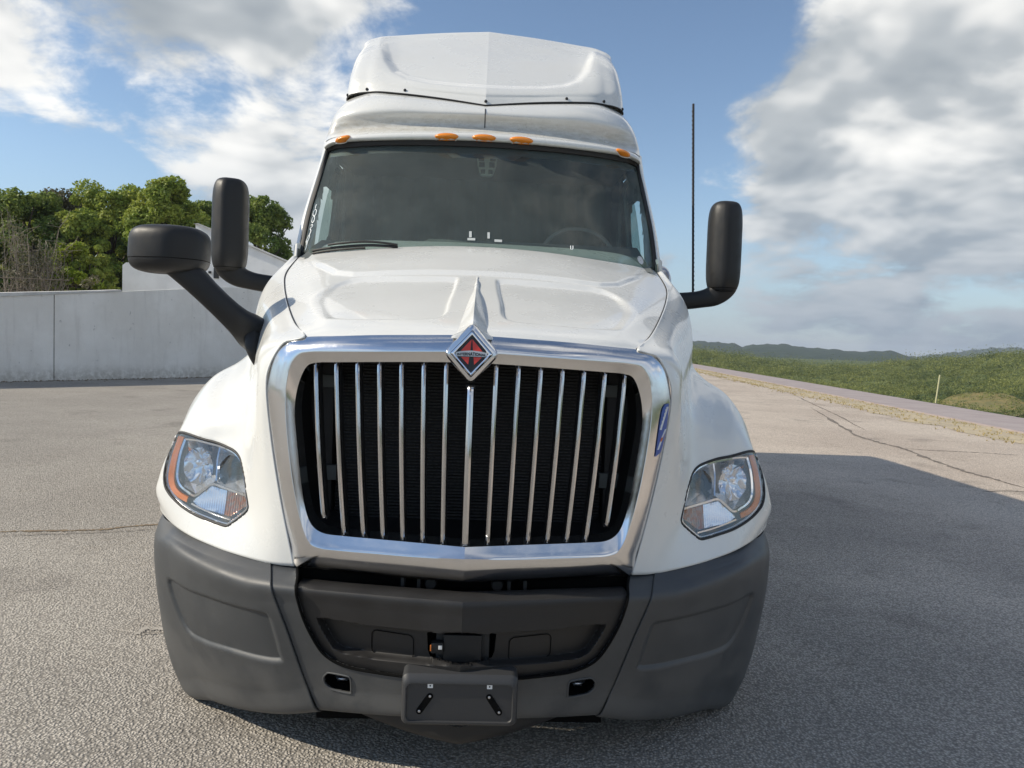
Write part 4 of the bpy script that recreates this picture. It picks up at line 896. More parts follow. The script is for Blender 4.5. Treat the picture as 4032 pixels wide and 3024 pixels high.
# ---- cab interior seen through the glass
ds = [[(x, 1.50, 1.90), (x, 1.75, 1.99), (x, 1.98, 2.055+.035*(x > -.35)), (x, 2.02, 2.03+.035*(x > -.35)), (x, 2.04, 1.6)] for x in (-.93, -.55, -.38, -.30, 0, .5, .93)]
grid_obj('dashboard', np.array(ds, float), truck, 'interior', sharp=30)
cur = []
for z in (1.3, 3.0):
    cur.append([(x, 3.0+.035*math.sin(x*21)+.02*math.sin(x*47+1), z) for x in np.linspace(-.98, .98, 160)])
grid_obj('curtain', np.array(cur), truck, 'curtain')
grid_obj('headliner', np.array([[(-.90, 2.06, 2.60), (.90, 2.06, 2.60)], [(-.94, 3.05, 2.66), (.94, 3.05, 2.66)]], float), truck, 'interior')
for s_ in (-1, 1):
    grid_obj('door_trim', np.array([[(s_*.985, 1.6, 1.3), (s_*.985, 3.05, 1.3)], [(s_*.975, 1.6, 1.96), (s_*.975, 3.05, 1.96)]], float), truck, 'interior')
    box('b_pillar', (s_*.955, 2.90, 2.3), (.03, .30, .70), truck, 'interior', .01)
    tube('grab_handle', [(s_*.93, 2.12, 2.05), (s_*.90, 2.08, 2.10), (s_*.885, 2.12, 2.30), (s_*.875, 2.2, 2.48), (s_*.90, 2.22, 2.52)], .014, truck, 'interior', 8)
    sx = s_*.55
    box('seat', (sx, 2.68, 1.60), (.55, .14, .80), truck, 'interior', .06, seg=3); box('headrest', (sx, 2.70, 2.05), (.28, .10, .18), truck, 'interior', .04, seg=3)
swc = np.array((.60, 2.14, 2.03)); swp = [(swc[0]+.225*math.cos(a), swc[1]+.225*math.sin(a)*.50, swc[2]+.225*math.sin(a)*.866) for a in np.linspace(0, 2*math.pi, 49)[:-1]]
sw = tube('steering_wheel', swp, .014, truck, 'wheel_grey', 10, True)
for a in (200, 340, 270): tube('spoke', [tuple(swc), (swc[0]+.22*math.cos(rad(a)), swc[1]+.22*math.sin(rad(a))*.5, swc[2]+.22*math.sin(rad(a))*.866)], .014, sw, 'dark_part', 8)
oc = prism('overhead_console', [(-.062, 2.615), (-.058, 2.56), (-.040, 2.50), (-.028, 2.49), (.028, 2.49), (.040, 2.50), (.058, 2.56), (.062, 2.615)], 2.10, 2.16, truck, 'console', .004)
oc.location = (.02, -.05, 0)
for a_, b_, c_, d_ in ((-.052, -.018, 2.572, 2.608), (.018, .052, 2.572, 2.608), (-.046, -.014, 2.535, 2.565), (.014, .046, 2.535, 2.565), (-.036, -.010, 2.497, 2.522), (.010, .036, 2.497, 2.522)):
    prism('console_pocket', [(a_, c_), (b_, c_), (b_, d_), (a_, d_)], 2.096, 2.102, oc, 'dark_part')

# ---- mirrors
def rbox(name, c, s, parent, mt, exp=5.0, n=32, m_=18, shear=(0, 0), rot=0, keel=0, k0=0, seam=None):
    V = []; F = []; f = lambda v, e: math.copysign(abs(v)**(2/e), v)
    def ring(ph, grow=1.0):
        out = []
        for k in range(n):
            th = 2*math.pi*k/n
            x = f(math.cos(ph), exp)*f(math.cos(th), 3.2)*s[0]/2*grow; y = f(math.cos(ph), exp)*f(math.sin(th), 3.2)*s[1]/2*grow; z = f(math.sin(ph), exp)*s[2]/2
            if keel and y < 0: y -= keel*max(0, 1-abs(x-k0)/(s[0]*.55))*min(1, -y/(s[1]*.3))*(abs(math.cos(ph))**.4)
            x += shear[0]*z; y += shear[1]*z; out.append((c[0]+x*math.cos(rot)-y*math.sin(rot), c[1]+x*math.sin(rot)+y*math.cos(rot), c[2]+z))
        return out
    for i in range(m_+1): V += ring(-math.pi/2+math.pi*i/m_)
    for i in range(m_):
        for k in range(n): F.append((i*n+k, i*n+(k+1) % n, (i+1)*n+(k+1) % n, (i+1)*n+k))
    o = mesh(name, V, F, parent, mt, sharp=60)
    if seam is not None:
        ph = math.asin(math.copysign(abs(2*seam/s[2])**(exp/2), seam)); tube('shell_seam', ring(ph, 1.001), .0014, o, 'void_black', 5, True)
    return o
def sweep(name, path, size, parent, mt, n=16, e=3.0):
    """rounded-rectangle section swept along a path; size = list of (width, height, yaw)"""
    P_ = cr(np.array(path), 6); Sz = cr(np.array(size), 6); V = []; F = []
    for i, p in enumerate(P_):
        t = P_[min(i+1, len(P_)-1)]-P_[max(i-1, 0)]; t /= np.linalg.norm(t)
        b = np.array((0, 1., 0)); u_ = np.cross(b, t); u_ /= np.linalg.norm(u_); b2 = np.cross(t, u_)
        for k in range(n):
            a = 2*math.pi*k/n; f = lambda v: math.copysign(abs(v)**(2/e), v)
            V.append(p+u_*f(math.cos(a))*Sz[i][0]/2+b2*f(math.sin(a))*Sz[i][1]/2)
    m_ = len(P_)
    for i in range(m_-1):
        for k in range(n): F.append((i*n+k, i*n+(k+1) % n, (i+1)*n+(k+1) % n, (i+1)*n+k))
    F += [tuple(range(n)), tuple((m_-1)*n+k for k in range(n))]
    return mesh(name, V, F, parent, mt, sharp=50)
# hood mirror on the wall side
hm = rbox('hood_mirror', (-1.236, .62, 1.818), (.302, .18, .190), truck, 'black_plastic', 4.0, 64, 28, shear=(.03, 0), rot=.10, keel=.05, k0=.02, seam=-.040)
hm['label'] = 'black convex hood mirror on a bent arm, on the side nearest the grey wall'
arm = [(-1.2948,0.61,1.7614), (-1.2259,0.61,1.7586), (-1.1526,0.6,1.723), (-1.0827,0.6,1.6591), (-1.016,0.61,1.5952), (-0.9636,0.63,1.545), (-0.9286,0.67,1.5085), (-0.901,0.74,1.4705)]
sweep('mirror_arm', arm, [(.055, .09), (.08, .10), (.105, .10), (.098, .09), (.098, .09), (.11, .095), (.14, .10), (.15, .08)], hm, 'black_plastic')
sweep('mirror_foot', [(-0.9325,0.76,1.5342), (-0.9154,0.7,1.4942), (-0.9024,0.66,1.4464), (-0.891,0.635,1.3994), (-0.8834,0.62,1.3585)], [(.03, .10), (.072, .14), (.070, .13), (.048, .10), (.010, .03)], hm, 'black_plastic')
# tall door mirrors
def door_mirror(s_):
    q = rbox('door_mirror', (s_*1.390, 1.78, 2.085), (.188, .15, .513), truck, 'black_plastic', 5.0, 64, 24, shear=(-s_*.01, 0), rot=s_*-.10, keel=.045, k0=-.012, seam=-.232)
    q['label'] = 'tall black door mirror on the side nearest the ' + ('grey wall' if s_ < 0 else 'green valley')
    sweep('mirror_arm', [(s_*1.392, 1.785, 1.92), (s_*1.388, 1.785, 1.865), (s_*1.35, 1.785, 1.815), (s_*1.28, 1.79, 1.79), (s_*1.18, 1.80, 1.775), (s_*1.02, 1.82, 1.765)], [(.176, .14), (.165, .135), (.125, .12), (.10, .10), (.098, .095), (.10, .09)], q, 'black_plastic')
    return q
door_mirror(-1); dm = door_mirror(1)
box('mirror_bracket', (1.20, 1.93, 1.80), (.30, .07, .045), dm, 'dark_part', .008); box('bracket_reflector', (1.325, 1.892, 1.803), (.03, .012, .022), dm, 'red_lens', .003); box('bracket_sticker', (1.19, 1.892, 1.805), (.05, .004, .012), dm, 'sill_line', .001)
# whip antenna with a spiral wrap
az0, az1 = 1.80, 2.93; ant_x, ant_t = 1.268, 1.211
ant = tube('antenna', [(ant_x, 1.93, az0), (ant_t, 1.93, az1)], .0068, truck, 'rubber', 8)
tube('antenna_spiral', [(ant_x+(ant_t-ant_x)*t+.0058*math.cos(t*260), 1.93+.0058*math.sin(t*260), az0+.03+(az1-az0-.05)*t) for t in np.linspace(0, 1, 900)], .0026, ant, 'rubber', 5)
turned('antenna_base', [(-.012, .012), (.012, .012)], (ant_x, 1.93, 1.79), ant, 'dull_metal', 12)
# grey cowl showing behind the pillar
rbox('cowl_cover', (1.05, 1.98, 1.86), (.16, .30, .26), truck, 'dull_metal', 2.6, 28, 16)

# ================================================================== THE PLACE
rng = np.random.default_rng(7)
def asphalt(n, b, co):
    sx = n.n('ShaderNodeSeparateXYZ', {0: co})
    big = n.noise(co, .35, 5, .6).outputs[0]; mid_ = n.noise(co, 2.6, 5, .6).outputs[0]
    v = n.n('ShaderNodeTexVoronoi', {'Vector': co, 'Scale': 90.0, 'Randomness': 1.0}); fine = n.noise(co, 170, 3, .6).outputs[0]
    right = n.ramp(n.math('ADD', sx.outputs[0], n.math('MULTIPLY', n.math('SUBTRACT', big, .5), 6.0)), .5, 5.5)
    c1 = n.mix(n.ramp(big, .35, .65), (.350, .322, .283, 1), (.43, .398, .35, 1))
    c2 = n.mix(n.ramp(big, .35, .65), (.55, .47, .395, 1), (.66, .575, .485, 1))
    c = n.mix(right, c1, c2)
    c = n.mix(n.ramp(mid_, .55, .75, 0, .35), c, (.27, .232, .188, 1))
    st_ = n.noise(co, .9, 3, .5).outputs[0]; c = n.mix(n.ramp(st_, .60, .72, 0, .38), c, (.19, .17, .15, 1)); pl = n.noise(co, 1.7, 6, .7).outputs[0]; c = n.mix(n.ramp(pl, .62, .72, 0, .5), c, (.50, .455, .39, 1))
    stone = n.ramp(v.outputs[0], .15, .75, 1.16, .58)
    tint = n.n('ShaderNodeSeparateColor', {0: v.outputs[1]}).outputs[0]
    k = n.math('MULTIPLY', stone, n.ramp(tint, 0, 1, .82, 1.18)); k = n.math('MULTIPLY', k, n.ramp(fine, .3, .7, .85, 1.15))
    c = n.n('ShaderNodeVectorMath', {0: c, 3: k}, operation='SCALE').outputs[0]
    n.l.new(c, b.inputs['Base Color'])
    h = n.math('ADD', n.ramp(v.outputs[0], .05, .8, 1.0, 0.0), n.math('MULTIPLY', fine, .35)); h = n.math('ADD', h, n.math('MULTIPLY', mid_, .5))
    bb = n.n('ShaderNodeBump', {'Height': h, 'Strength': .8, 'Distance': .006}); n.l.new(bb.outputs[0], b.inputs['Normal'])
mat('asphalt', (.2, .19, .17), .88, extra=asphalt, spec=.25)
def pathm(n, b, co):
    f = n.noise(co, 1.2, 5, .6).outputs[0]; g_ = n.noise(co, 30, 3, .6).outputs[0]
    n.l.new(n.mix(n.math('MULTIPLY', n.ramp(f, .3, .7), n.ramp(g_, .2, .8, .5, 1)), (.29, .245, .24, 1), (.36, .315, .305, 1)), b.inputs['Base Color'])
mat('concrete_path', (.32, .28, .27), .9, extra=pathm)
def vergem(n, b, co):
    f = n.noise(co, .8, 6, .65).outputs[0]; g_ = n.noise(co, 9, 4, .6).outputs[0]
    c = n.mix(n.ramp(f, .38, .62), (.46, .385, .26, 1), (.37, .315, .235, 1)); c = n.mix(n.ramp(g_, .5, .7, 0, .6), c, (.28, .25, .12, 1)); n.l.new(c, b.inputs['Base Color'])
    bb = n.n('ShaderNodeBump', {'Height': g_, 'Strength': .8, 'Distance': .05}); n.l.new(bb.outputs[0], b.inputs['Normal'])
mat('dry_verge', (.3, .25, .14), .95, extra=vergem)
def terrm(n, b, co):
    f = n.noise(co, .012, 6, .6).outputs[0]; g_ = n.noise(co, .14, 6, .7).outputs[0]; h_ = n.noise(co, .6, 5, .7).outputs[0]
    c = n.mix(n.ramp(f, .4, .6), (.08, .11, .04, 1), (.14, .165, .06, 1)); c = n.mix(n.ramp(g_, .45, .62, 0, .9), c, (.028, .055, .018, 1)); c = n.mix(n.ramp(h_, .5, .7, 0, .6), c, (.12, .14, .045, 1)); n.l.new(c, b.inputs['Base Color'])
    bb = n.n('ShaderNodeBump', {'Height': g_, 'Strength': 1.0, 'Distance': 3.0}); n.l.new(bb.outputs[0], b.inputs['Normal'])
mat('hill_green', (.06, .09, .03), .95, extra=terrm, spec=.1)
def ridgem(n, b, co):
    g_ = n.noise(co, .03, 7, .7).outputs[0]
    n.l.new(n.mix(n.ramp(g_, .35, .65), (.020, .040, .026, 1), (.045, .070, .042, 1)), b.inputs['Base Color'])
    bb = n.n('ShaderNodeBump', {'Height': g_, 'Strength': 1.0, 'Distance': 14.0}); n.l.new(bb.outputs[0], b.inputs['Normal'])
mat('ridge_green', (.03, .05, .03), .95, extra=ridgem, spec=.1)
def drym(n, b, co):
    f = n.noise(co, .5, 6, .6).outputs[0]; n.l.new(n.mix(n.ramp(f, .35, .65), (.21, .165, .055, 1), (.13, .125, .04, 1)), b.inputs['Base Color'])
mat('dry_grass', (.2, .16, .06), .95, extra=drym)
def wallm(n, b, co):
    f = n.noise(co, .7, 6, .65).outputs[0]; sp_ = n.n('ShaderNodeVectorMath', {0: co, 1: (3.0, 3.0, .35)}, operation='MULTIPLY').outputs[0]
    st = n.noise(sp_, 1.6, 6, .65).outputs[0]; sc = n.noise(co, 7, 6, .7).outputs[0]; fi = n.noise(co, 45, 3, .6).outputs[0]
    c = n.mix(n.ramp(f, .35, .7), (.74, .71, .66, 1), (.84, .815, .77, 1)); c = n.mix(n.ramp(st, .5, .72, 0, .45), c, (.60, .57, .53, 1)); c = n.mix(n.ramp(sc, .64, .70, 0, .6), c, (.22, .21, .20, 1))
    zz_ = n.n('ShaderNodeSeparateXYZ', {0: co}).outputs[2]
    c = n.mix(n.math('MULTIPLY', n.ramp(zz_, .05, .5, .55, 0.0), n.ramp(sc, .3, .6)), c, (.29, .255, .205, 1))
    n.l.new(c, b.inputs['Base Color'])
    bb = n.n('ShaderNodeBump', {'Height': n.math('ADD', sc, n.math('MULTIPLY', fi, .4)), 'Strength': .5, 'Distance': .02}); n.l.new(bb.outputs[0], b.inputs['Normal'])
mat('wall_render', (.45, .44, .42), .9, extra=wallm)
mat('white_wall', (.84, .84, .83), .8, var=(1.5, (.72, .72, .71), .7, 6), bump=(20, .2, .01))
mat('coping', (.62, .61, .58), .8, var=(3, (.45, .44, .42), .7))
def leafm(name, c1, c2, c3, nsc=.8):
    def ex(n, b, co):
        r_ = n.n('ShaderNodeNewGeometry').outputs['Random Per Island']; nz = n.noise(co, nsc, 4, .65).outputs[0]
        c = n.mix(r_, (*c1, 1), (*c2, 1)); c = n.mix(n.ramp(nz, .42, .62, 0, .85), c, (*c3, 1)); n.l.new(c, b.inputs['Base Color'])
        tl = n.n('ShaderNodeBsdfTranslucent', {0: c}); ms = n.n('ShaderNodeMixShader', {0: .38, 1: b.outputs[0], 2: tl.outputs[0]})
        out = [k for k in n.t.nodes if k.type == 'OUTPUT_MATERIAL'][0]; n.l.new(ms.outputs[0], out.inputs[0])
    mat(name, c2, .6, extra=ex, spec=.3)
leafm('leaf_dark', (.09, .15, .036), (.21, .29, .065), (.26, .31, .07)); leafm('leaf_mid', (.14, .215, .036), (.31, .38, .065), (.37, .41, .08))
leafm('leaf_bright', (.17, .25, .02), (.28, .36, .03), (.33, .38, .04)); leafm('leaf_grey', (.075, .08, .04), (.14, .14, .075), (.17, .15, .09)); leafm('leaf_scrub', (.15, .185, .045), (.32, .33, .10), (.065, .098, .03), .085)  # last scrub colour paints the shade between clumps into the leaves
mat('bark', (.10, .08, .06), .9, bump=(25, .5, .01)); mat('twig', (.25, .215, .17), .9)

# ---- terrain: one sheet to the horizon, flat under the lot, falling away past the path, hills beyond
pa = np.array((13.9, 15.87)); pdir = np.array((19.9, 64.85))-pa; pdir /= np.linalg.norm(pdir); pn = np.array((pdir[1], -pdir[0]))     # far kerb of the path
def path_s(x, y): return (x-pa[0])*pn[0]+(y-pa[1])*pn[1]
cx0, cy0 = cp[0], cp[1]
azk = np.radians([-180, 4, 12, 16.1, 20.8, 24.1, 27.4, 30, 32.5, 35.4, 37.0, 45, 60, 90, 180]); evk = np.array([0, 0, .0, .0025, -.006, -.011, -.010, -.003, .005, .011, .012, .014, .008, 0, 0])
def hill_z(x, y):
    s_ = path_s(x, y); r = np.hypot(x-cx0, y-cy0); a = np.arctan2(x-cx0, y-cy0)
    ev = np.interp(a, azk, evk)*sstep(a, rad(2), rad(12))
    top_ = -1.6+ev*330
    fl = -10.0*sstep(s_, .6, 14)
    rise = sstep(r, 90, 330)
    z = fl+(top_-fl)*rise*(s_ > 0)*sstep(s_, 5, 30)
    z += (.9*np.sin(x*.09+1.3)*np.sin(y*.075)+.5*np.sin(x*.21+y*.17))*sstep(s_, 15, 60)*(1-sstep(r, 330, 700)*.5)
    z = np.where(r > 340, z-(r-340)*.012*sstep(s_, 5, 60), z)
    return np.where(s_ <= .3, -.03, z-.03)
rs = np.concatenate([np.linspace(.5, 60, 48), np.geomspace(62, 420, 60), np.geomspace(450, 4500, 12)])
azs = np.radians(np.concatenate([np.linspace(-180, 0, 30)[:-1], np.linspace(0, 60, 150), np.linspace(60, 180, 24)[1:]]))
A_, R_2 = np.meshgrid(azs, rs); TX = cx0+R_2*np.sin(A_); TY = cy0+R_2*np.cos(A_); TZ = hill_z(TX, TY)
far = R_2 > 500; TZ = np.where(far, np.minimum(TZ, -6)*0-6.0, TZ)
terr = grid_obj('ground', np.stack([TX, TY, TZ], -1), None, 'hill_green'); terr['kind'] = 'structure'
# far wooded ridges
def ridge(name, dist, tab, mt, depth=500):
    px_ = np.array([t[0] for t in tab]); hh = np.array([t[1] for t in tab]); aa = np.radians(2.34)+np.arctan((px_-1106)/1600.)
    a = np.linspace(aa[0], aa[-1], 260); rows_ = []
    bump_ = .9*np.sin(a*310)+.6*np.sin(a*730+1)+.5*np.sin(a*1510+2)
    for f, d in ((0, -.34), (.35, -.25), (.75, -.12), (1.0, 0), (.8, .25), (0, .6)):
        h = (np.interp(a, aa, hh)*dist+1.5); r = dist*(1+d)
        z = -8+(h+8+bump_*dist/1500*f)*f*(1 if d <= 0 else 1)
        rows_.append(np.stack([cx0+r*np.sin(a), cy0+r*np.cos(a), z], -1))
    V = loft(np.array(rows_), 1, 6); o = grid_obj(name, V, None, mt); o['kind'] = 'structure'; return o
ridge('hills', 1500, [(300, .006), (650, .009), (900, .0075), (1200, .009), (1380, .011), (1497, .0105), (1544, .0098), (1583, .0088), (1597, .005), (1625, .0082), (1693, .0100), (1721, .0072), (1799, .0062), (1842, .0042), (1888, .0056), (1917, .0066), (1940, .004), (1956, .0002), (1990, -.004), (2300, -.006)], 'ridge_green')
ridge('hills', 2600, [(1900, -.004), (2000, .003), (2080, .0095), (2137, .0138), (2190, .0150), (2230, .0148), (2300, .013), (2420, .011), (2600, .004)], 'ridge_green')

# ---- the asphalt lot, the dry verge, the path
q1 = pa-pdir*60; q2 = pa+pdir*160
nw = 2.25            # path width
def along(t, s_, z): p = pa+pdir*t+pn*s_; return (p[0], p[1], z)
lotpts = [(-60, -40, 0), along(-75, -nw-.7, 0), along(170, -nw-.5, 0), (-60, 150, 0)]
o = mesh('asphalt_lot', lotpts, [(0, 1, 2, 3)], None, 'asphalt', smooth=False); o['kind'] = 'structure'
ts = np.linspace(-75, 170, 500); rows_ = []
jit = lambda sc, sd_: np.interp(ts, np.linspace(-75, 170, 320), np.random.default_rng(sd_).normal(0, sc, 320))
e0 = -nw-1.25+jit(.22, 1)
V = np.array([[along(t, a, .006), along(t, (a-nw)/2-.05, .03), along(t, -nw+.02, .02)] for t, a in zip(ts, e0)]); o = grid_obj('dry_verge', V, None, 'dry_verge'); o['kind'] = 'structure'
V = np.array([[along(t, -nw, -.02), along(t, -nw, .055), along(t, 0, .055), along(t, 0, -.4)] for t in np.linspace(-75, 170, 60)]); o = grid_obj('path', V, None, 'concrete_path', sharp=30); o['kind'] = 'structure'
# tufts of dry grass along the verge
tv = []; tf = []
for i in range(3600):
    t = rng.uniform(-6, 75)**1; s_ = -nw-.05-abs(rng.normal(0, .5))
    if rng.random() < .3: s_ = -nw-1.2+rng.normal(0, .2)
    x, y, _ = along(t, s_, 0); h = rng.uniform(.02, .07); a = rng.uniform(0, 6.28)
    for k in range(3):
        a2 = a+k*2.1; dx, dy = math.cos(a2)*.012, math.sin(a2)*.012; lx, ly = math.cos(a2+1.2)*h*.8, math.sin(a2+1.2)*h*.8; b = len(tv)
        tv += [(x-dx, y-dy, .01), (x+dx, y+dy, .01), (x+lx, y+ly, h+.01)]; tf.append((b, b+1, b+2))
o = mesh('verge_grass', tv, tf, None, 'verge_blade' if 'verge_blade' in MATS else mat('verge_blade', (.42, .32, .13), .9, var=(.7, (.24, .21, .07), .9)), smooth=False)
tag(o, 'dry yellow grass tufts along the near edge of the path', 'grass', kind='stuff')

# ---- cracks in the lot
def crack(pts, w, mt, z=.004, seed=0):
    r_ = np.random.default_rng(seed); P_ = cr(np.array([(x, y, z) for x, y in pts]), 26); V = []; F = []
    n = len(P_)
    off = np.cumsum(r_.normal(0, .25, n)); off -= np.linspace(off[0], off[-1], n)
    for i in range(n):
        t = P_[min(i+1, n-1)]-P_[max(i-1, 0)]; nn = np.array((-t[1], t[0], 0)); nn /= np.linalg.norm(nn)+1e-9
        ww = w*r_.uniform(.25, 1.3)*min(1, 6*i/n+.15, 6*(n-1-i)/n+.15); c = P_[i]+nn*off[i]*w*.9
        V += [c+nn*ww, c-nn*ww*r_.uniform(.4, 1.2)]
    F = [(2*i, 2*i+1, 2*i+3, 2*i+2) for i in range(n-1)]
    o = mesh('crack', V, F, LOT, mt, smooth=False); return o
LOT = bpy.data.objects['asphalt_lot']
mat('crack_dark', (.11, .095, .08), .95, var=(12, (.24, .205, .17), .9)); mat('crack_soil', (.15, .105, .06), .95, var=(8, (.22, .17, .11), .8)); mat('patch_pale', (.42, .39, .34), .9, var=(20, (.26, .24, .21), .9))
crack([(9.167,17.725), (7.126,11.276), (6.958,9.419), (6.598,7.481), (6.555,6.027)], .055, 'crack_dark', seed=1)
crack([(6.958,9.419), (7.361,9.25), (7.972,9.18), (8.772,8.959)], .022, 'crack_dark', seed=2)
crack([(11,22.917), (8.97,15.953), (7.746,12.027)], .03, 'crack_dark', seed=3)
crack([(5.761,5.694), (6.168,5.806), (6.412,5.764)], .015, 'crack_dark', seed=4)
crack([(-3.433,2.927), (-3.082,2.991), (-2.739,3.095), (-2.426,3.227), (-2.186,3.415)], .024, 'crack_soil', seed=5)
crack([(-3.357,2.81), (-2.972,2.913), (-2.6,3.017), (-2.337,3.14)], .008, 'crack_dark', .008, seed=6)
crack([(8.317,22.712), (9.864,20.975), (9.971,18.036)], .02, 'crack_dark', seed=8)
crack([(-1.622,1.176), (-1.572,1.213), (-1.523,1.239), (-1.473,1.284)], .026, 'patch_pale', .004, seed=9)
crack([(-1.586,1.144), (-1.575,1.19), (-1.531,1.181), (-1.485,1.23)], .0055, 'crack_dark', .008, seed=10)

# ---- grey retaining wall on the left
wA = np.array((-12.07, 16.65)); wB = np.array((-8.9, 21.33)); wd = (wB-wA)/np.linalg.norm(wB-wA); wn = np.array((-wd[1], wd[0]))
def wpt(t, o_, z): p = wA+wd*t+wn*o_; return (p[0], p[1], z)
wall_root = bpy.data.objects.new('retaining_wall', None); COL.objects.link(wall_root); wall_root.location = (*wA, 0)
tag(wall_root, 'plain grey rendered concrete wall with a vertical joint, left of the truck', 'wall')
def wtop(t): return 2.14+(2.80-2.14)*np.clip(t/5.65, -.5, 1.4)
def wsec(name, t0, t1):
    T = np.linspace(t0, t1, 12); V = []
    for t in T: V.append([wpt(t, 0, -.05), wpt(t, .0, wtop(t)*.5), wpt(t, .0, wtop(t)), wpt(t, .28, wtop(t)), wpt(t, .28, -.05)])
    V = np.array(V); V[:, :, 0] -= wA[0]; V[:, :, 1] -= wA[1]
    return grid_obj(name, V, wall_root, 'wall_render', sharp=30)
jt = 1.29
for t0, t1 in ((-9.0, jt-.010), (jt+.010, 30.0)): wsec('wall_section', t0, t1)
V = np.array([[wpt(t, .02, 0), wpt(t, .02, wtop(t)-.01)] for t in (jt-.03, jt+.03)]); V[:, :, 0] -= wA[0]; V[:, :, 1] -= wA[1]; grid_obj('wall_joint', V, wall_root, 'crack_dark')
V = np.array([[wpt(t, -.03, wtop(t)+.002), wpt(t, -.03, wtop(t)+.05+.05*sstep(np.array(3-t), 0, 4)), wpt(t, .31, wtop(t)+.06+.05*sstep(np.array(3-t), 0, 4)), wpt(t, .31, wtop(t)+.002)] for t in np.linspace(-9, 3.1, 20)], float); V[:, :, 0] -= wA[0]; V[:, :, 1] -= wA[1]
grid_obj('coping', V, wall_root, 'coping', sharp=30)
# debris at the foot of the wall
tv = []; tf = []
for i in range(700):
    t = rng.uniform(-8, 9); x, y, _ = wpt(t, -abs(rng.normal(0, .22)), 0); s_ = rng.uniform(.012, .04); b = len(tv)
    for k in range(4): a = k*1.57+rng.uniform(-.5, .5); tv.append((x+s_*math.cos(a), y+s_*math.sin(a), .004))
    tv.append((x, y, s_*.8)); tf += [(b+k, b+(k+1) % 4, b+4) for k in range(4)]
o = mesh('wall_litter', tv, tf, None, 'crack_soil', smooth=False); tag(o, 'dark leaf litter and soil along the foot of the grey wall', 'litter', kind='stuff')

# ---- white building behind the wall
def Xat(px, Y): return (px-1044)/1600*(Y+2.44)+.036+.0   # rough helper for distances along the view
by0 = 30.0
pk = (-12.2535,30,5.9586); rt = (-8.1138,30,4.3673); lf = (-15.2994,30,4.2209); rl = (-12.114,30,4.356)
bl = bpy.data.objects.new('white_building', None); COL.objects.link(bl); bl.location = (pk[0], by0, 0)
tag(bl, 'white rendered building with a sloping roof edge above the grey wall', 'building')
def bx_poly(name, pts, y0, y1, mt): 
    o = prism(name, [(p[0]-pk[0], p[1]) for p in pts], y0-by0, y1-by0, bl, mt); return o
bx_poly('gable_wall', [(lf[0]+2.9, 0), (rt[0]+3, 0), (rt[0]+3, rt[2]-1.15), (pk[0], pk[2]), (lf[0]+2.9, pk[2]-.0)], 30, 36, 'white_wall')
bx_poly('side_block', [(lf[0], 0), (lf[0]+2.95, 0), (lf[0]+2.95, lf[2]), (lf[0]+.15, lf[2]), (lf[0], lf[2]-.12)], 29.7, 35, 'white_wall')
bx_poly('roof_edge', [(pk[0]-.2, pk[2]+.03), (pk[0], pk[2]+.06), (rt[0]+3.1, rt[2]-1.09), (rt[0]+3.1, rt[2]-1.15), (pk[0], pk[2])], 29.9, 36.1, 'coping')
wp_ = (-11.4847,29.95,3.9446); bx_poly('vent', [(wp_[0]-.10, wp_[2]-.22), (wp_[0]+.10, wp_[2]-.22), (wp_[0]+.10, wp_[2]+.22), (wp_[0]-.10, wp_[2]+.22)], 29.93, 30.1, 'dark_part')
wp_ = (-11.7584,29.95,3.9725); bx_poly('vent', [(wp_[0]-.05, wp_[2]-.05), (wp_[0]+.05, wp_[2]-.05), (wp_[0]+.05, wp_[2]+.05), (wp_[0]-.05, wp_[2]+.05)], 29.93, 30.1, 'dark_part')

# ---- trees
def leaves(centres, radii, per, size, rg, squash=.85):
    V = []; cs = np.repeat(centres, per, 0); rr = np.repeat(radii, per)
    n = len(cs); d = rg.normal(size=(n, 3)); d /= np.linalg.norm(d, axis=1)[:, None]; r = rr*rg.uniform(.35, 1.0, n)**.6
    p = cs+d*r[:, None]*np.array((1, 1, squash))
    nrm = d*.6+rg.normal(size=(n, 3))*.7+np.array((0, 0, .35)); nrm /= np.linalg.norm(nrm, axis=1)[:, None]
    u_ = np.cross(nrm, rg.normal(size=(n, 3))); u_ /= np.linalg.norm(u_, axis=1)[:, None]; v_ = np.cross(nrm, u_)
    s_ = (size*rg.uniform(.55, 1.25, n))[:, None]
    q = np.stack([p-u_*s_, p+v_*s_*.55, p+u_*s_, p-v_*s_*.55], 1).reshape(-1, 3); return q
def quads_mesh(name, q, parent, mt):
    me = bpy.data.meshes.new(name); n = len(q)//4; me.vertices.add(len(q)); me.vertices.foreach_set('co', q.astype(np.float32).ravel()); me.loops.add(4*n); me.loops.foreach_set('vertex_index', np.arange(4*n, dtype=np.int32)); me.polygons.add(n); me.polygons.foreach_set('loop_start', np.arange(0, 4*n, 4, dtype=np.int32)); me.update(calc_edges=True); me.validate()
    return link(name, me, parent, mt, smooth=False)
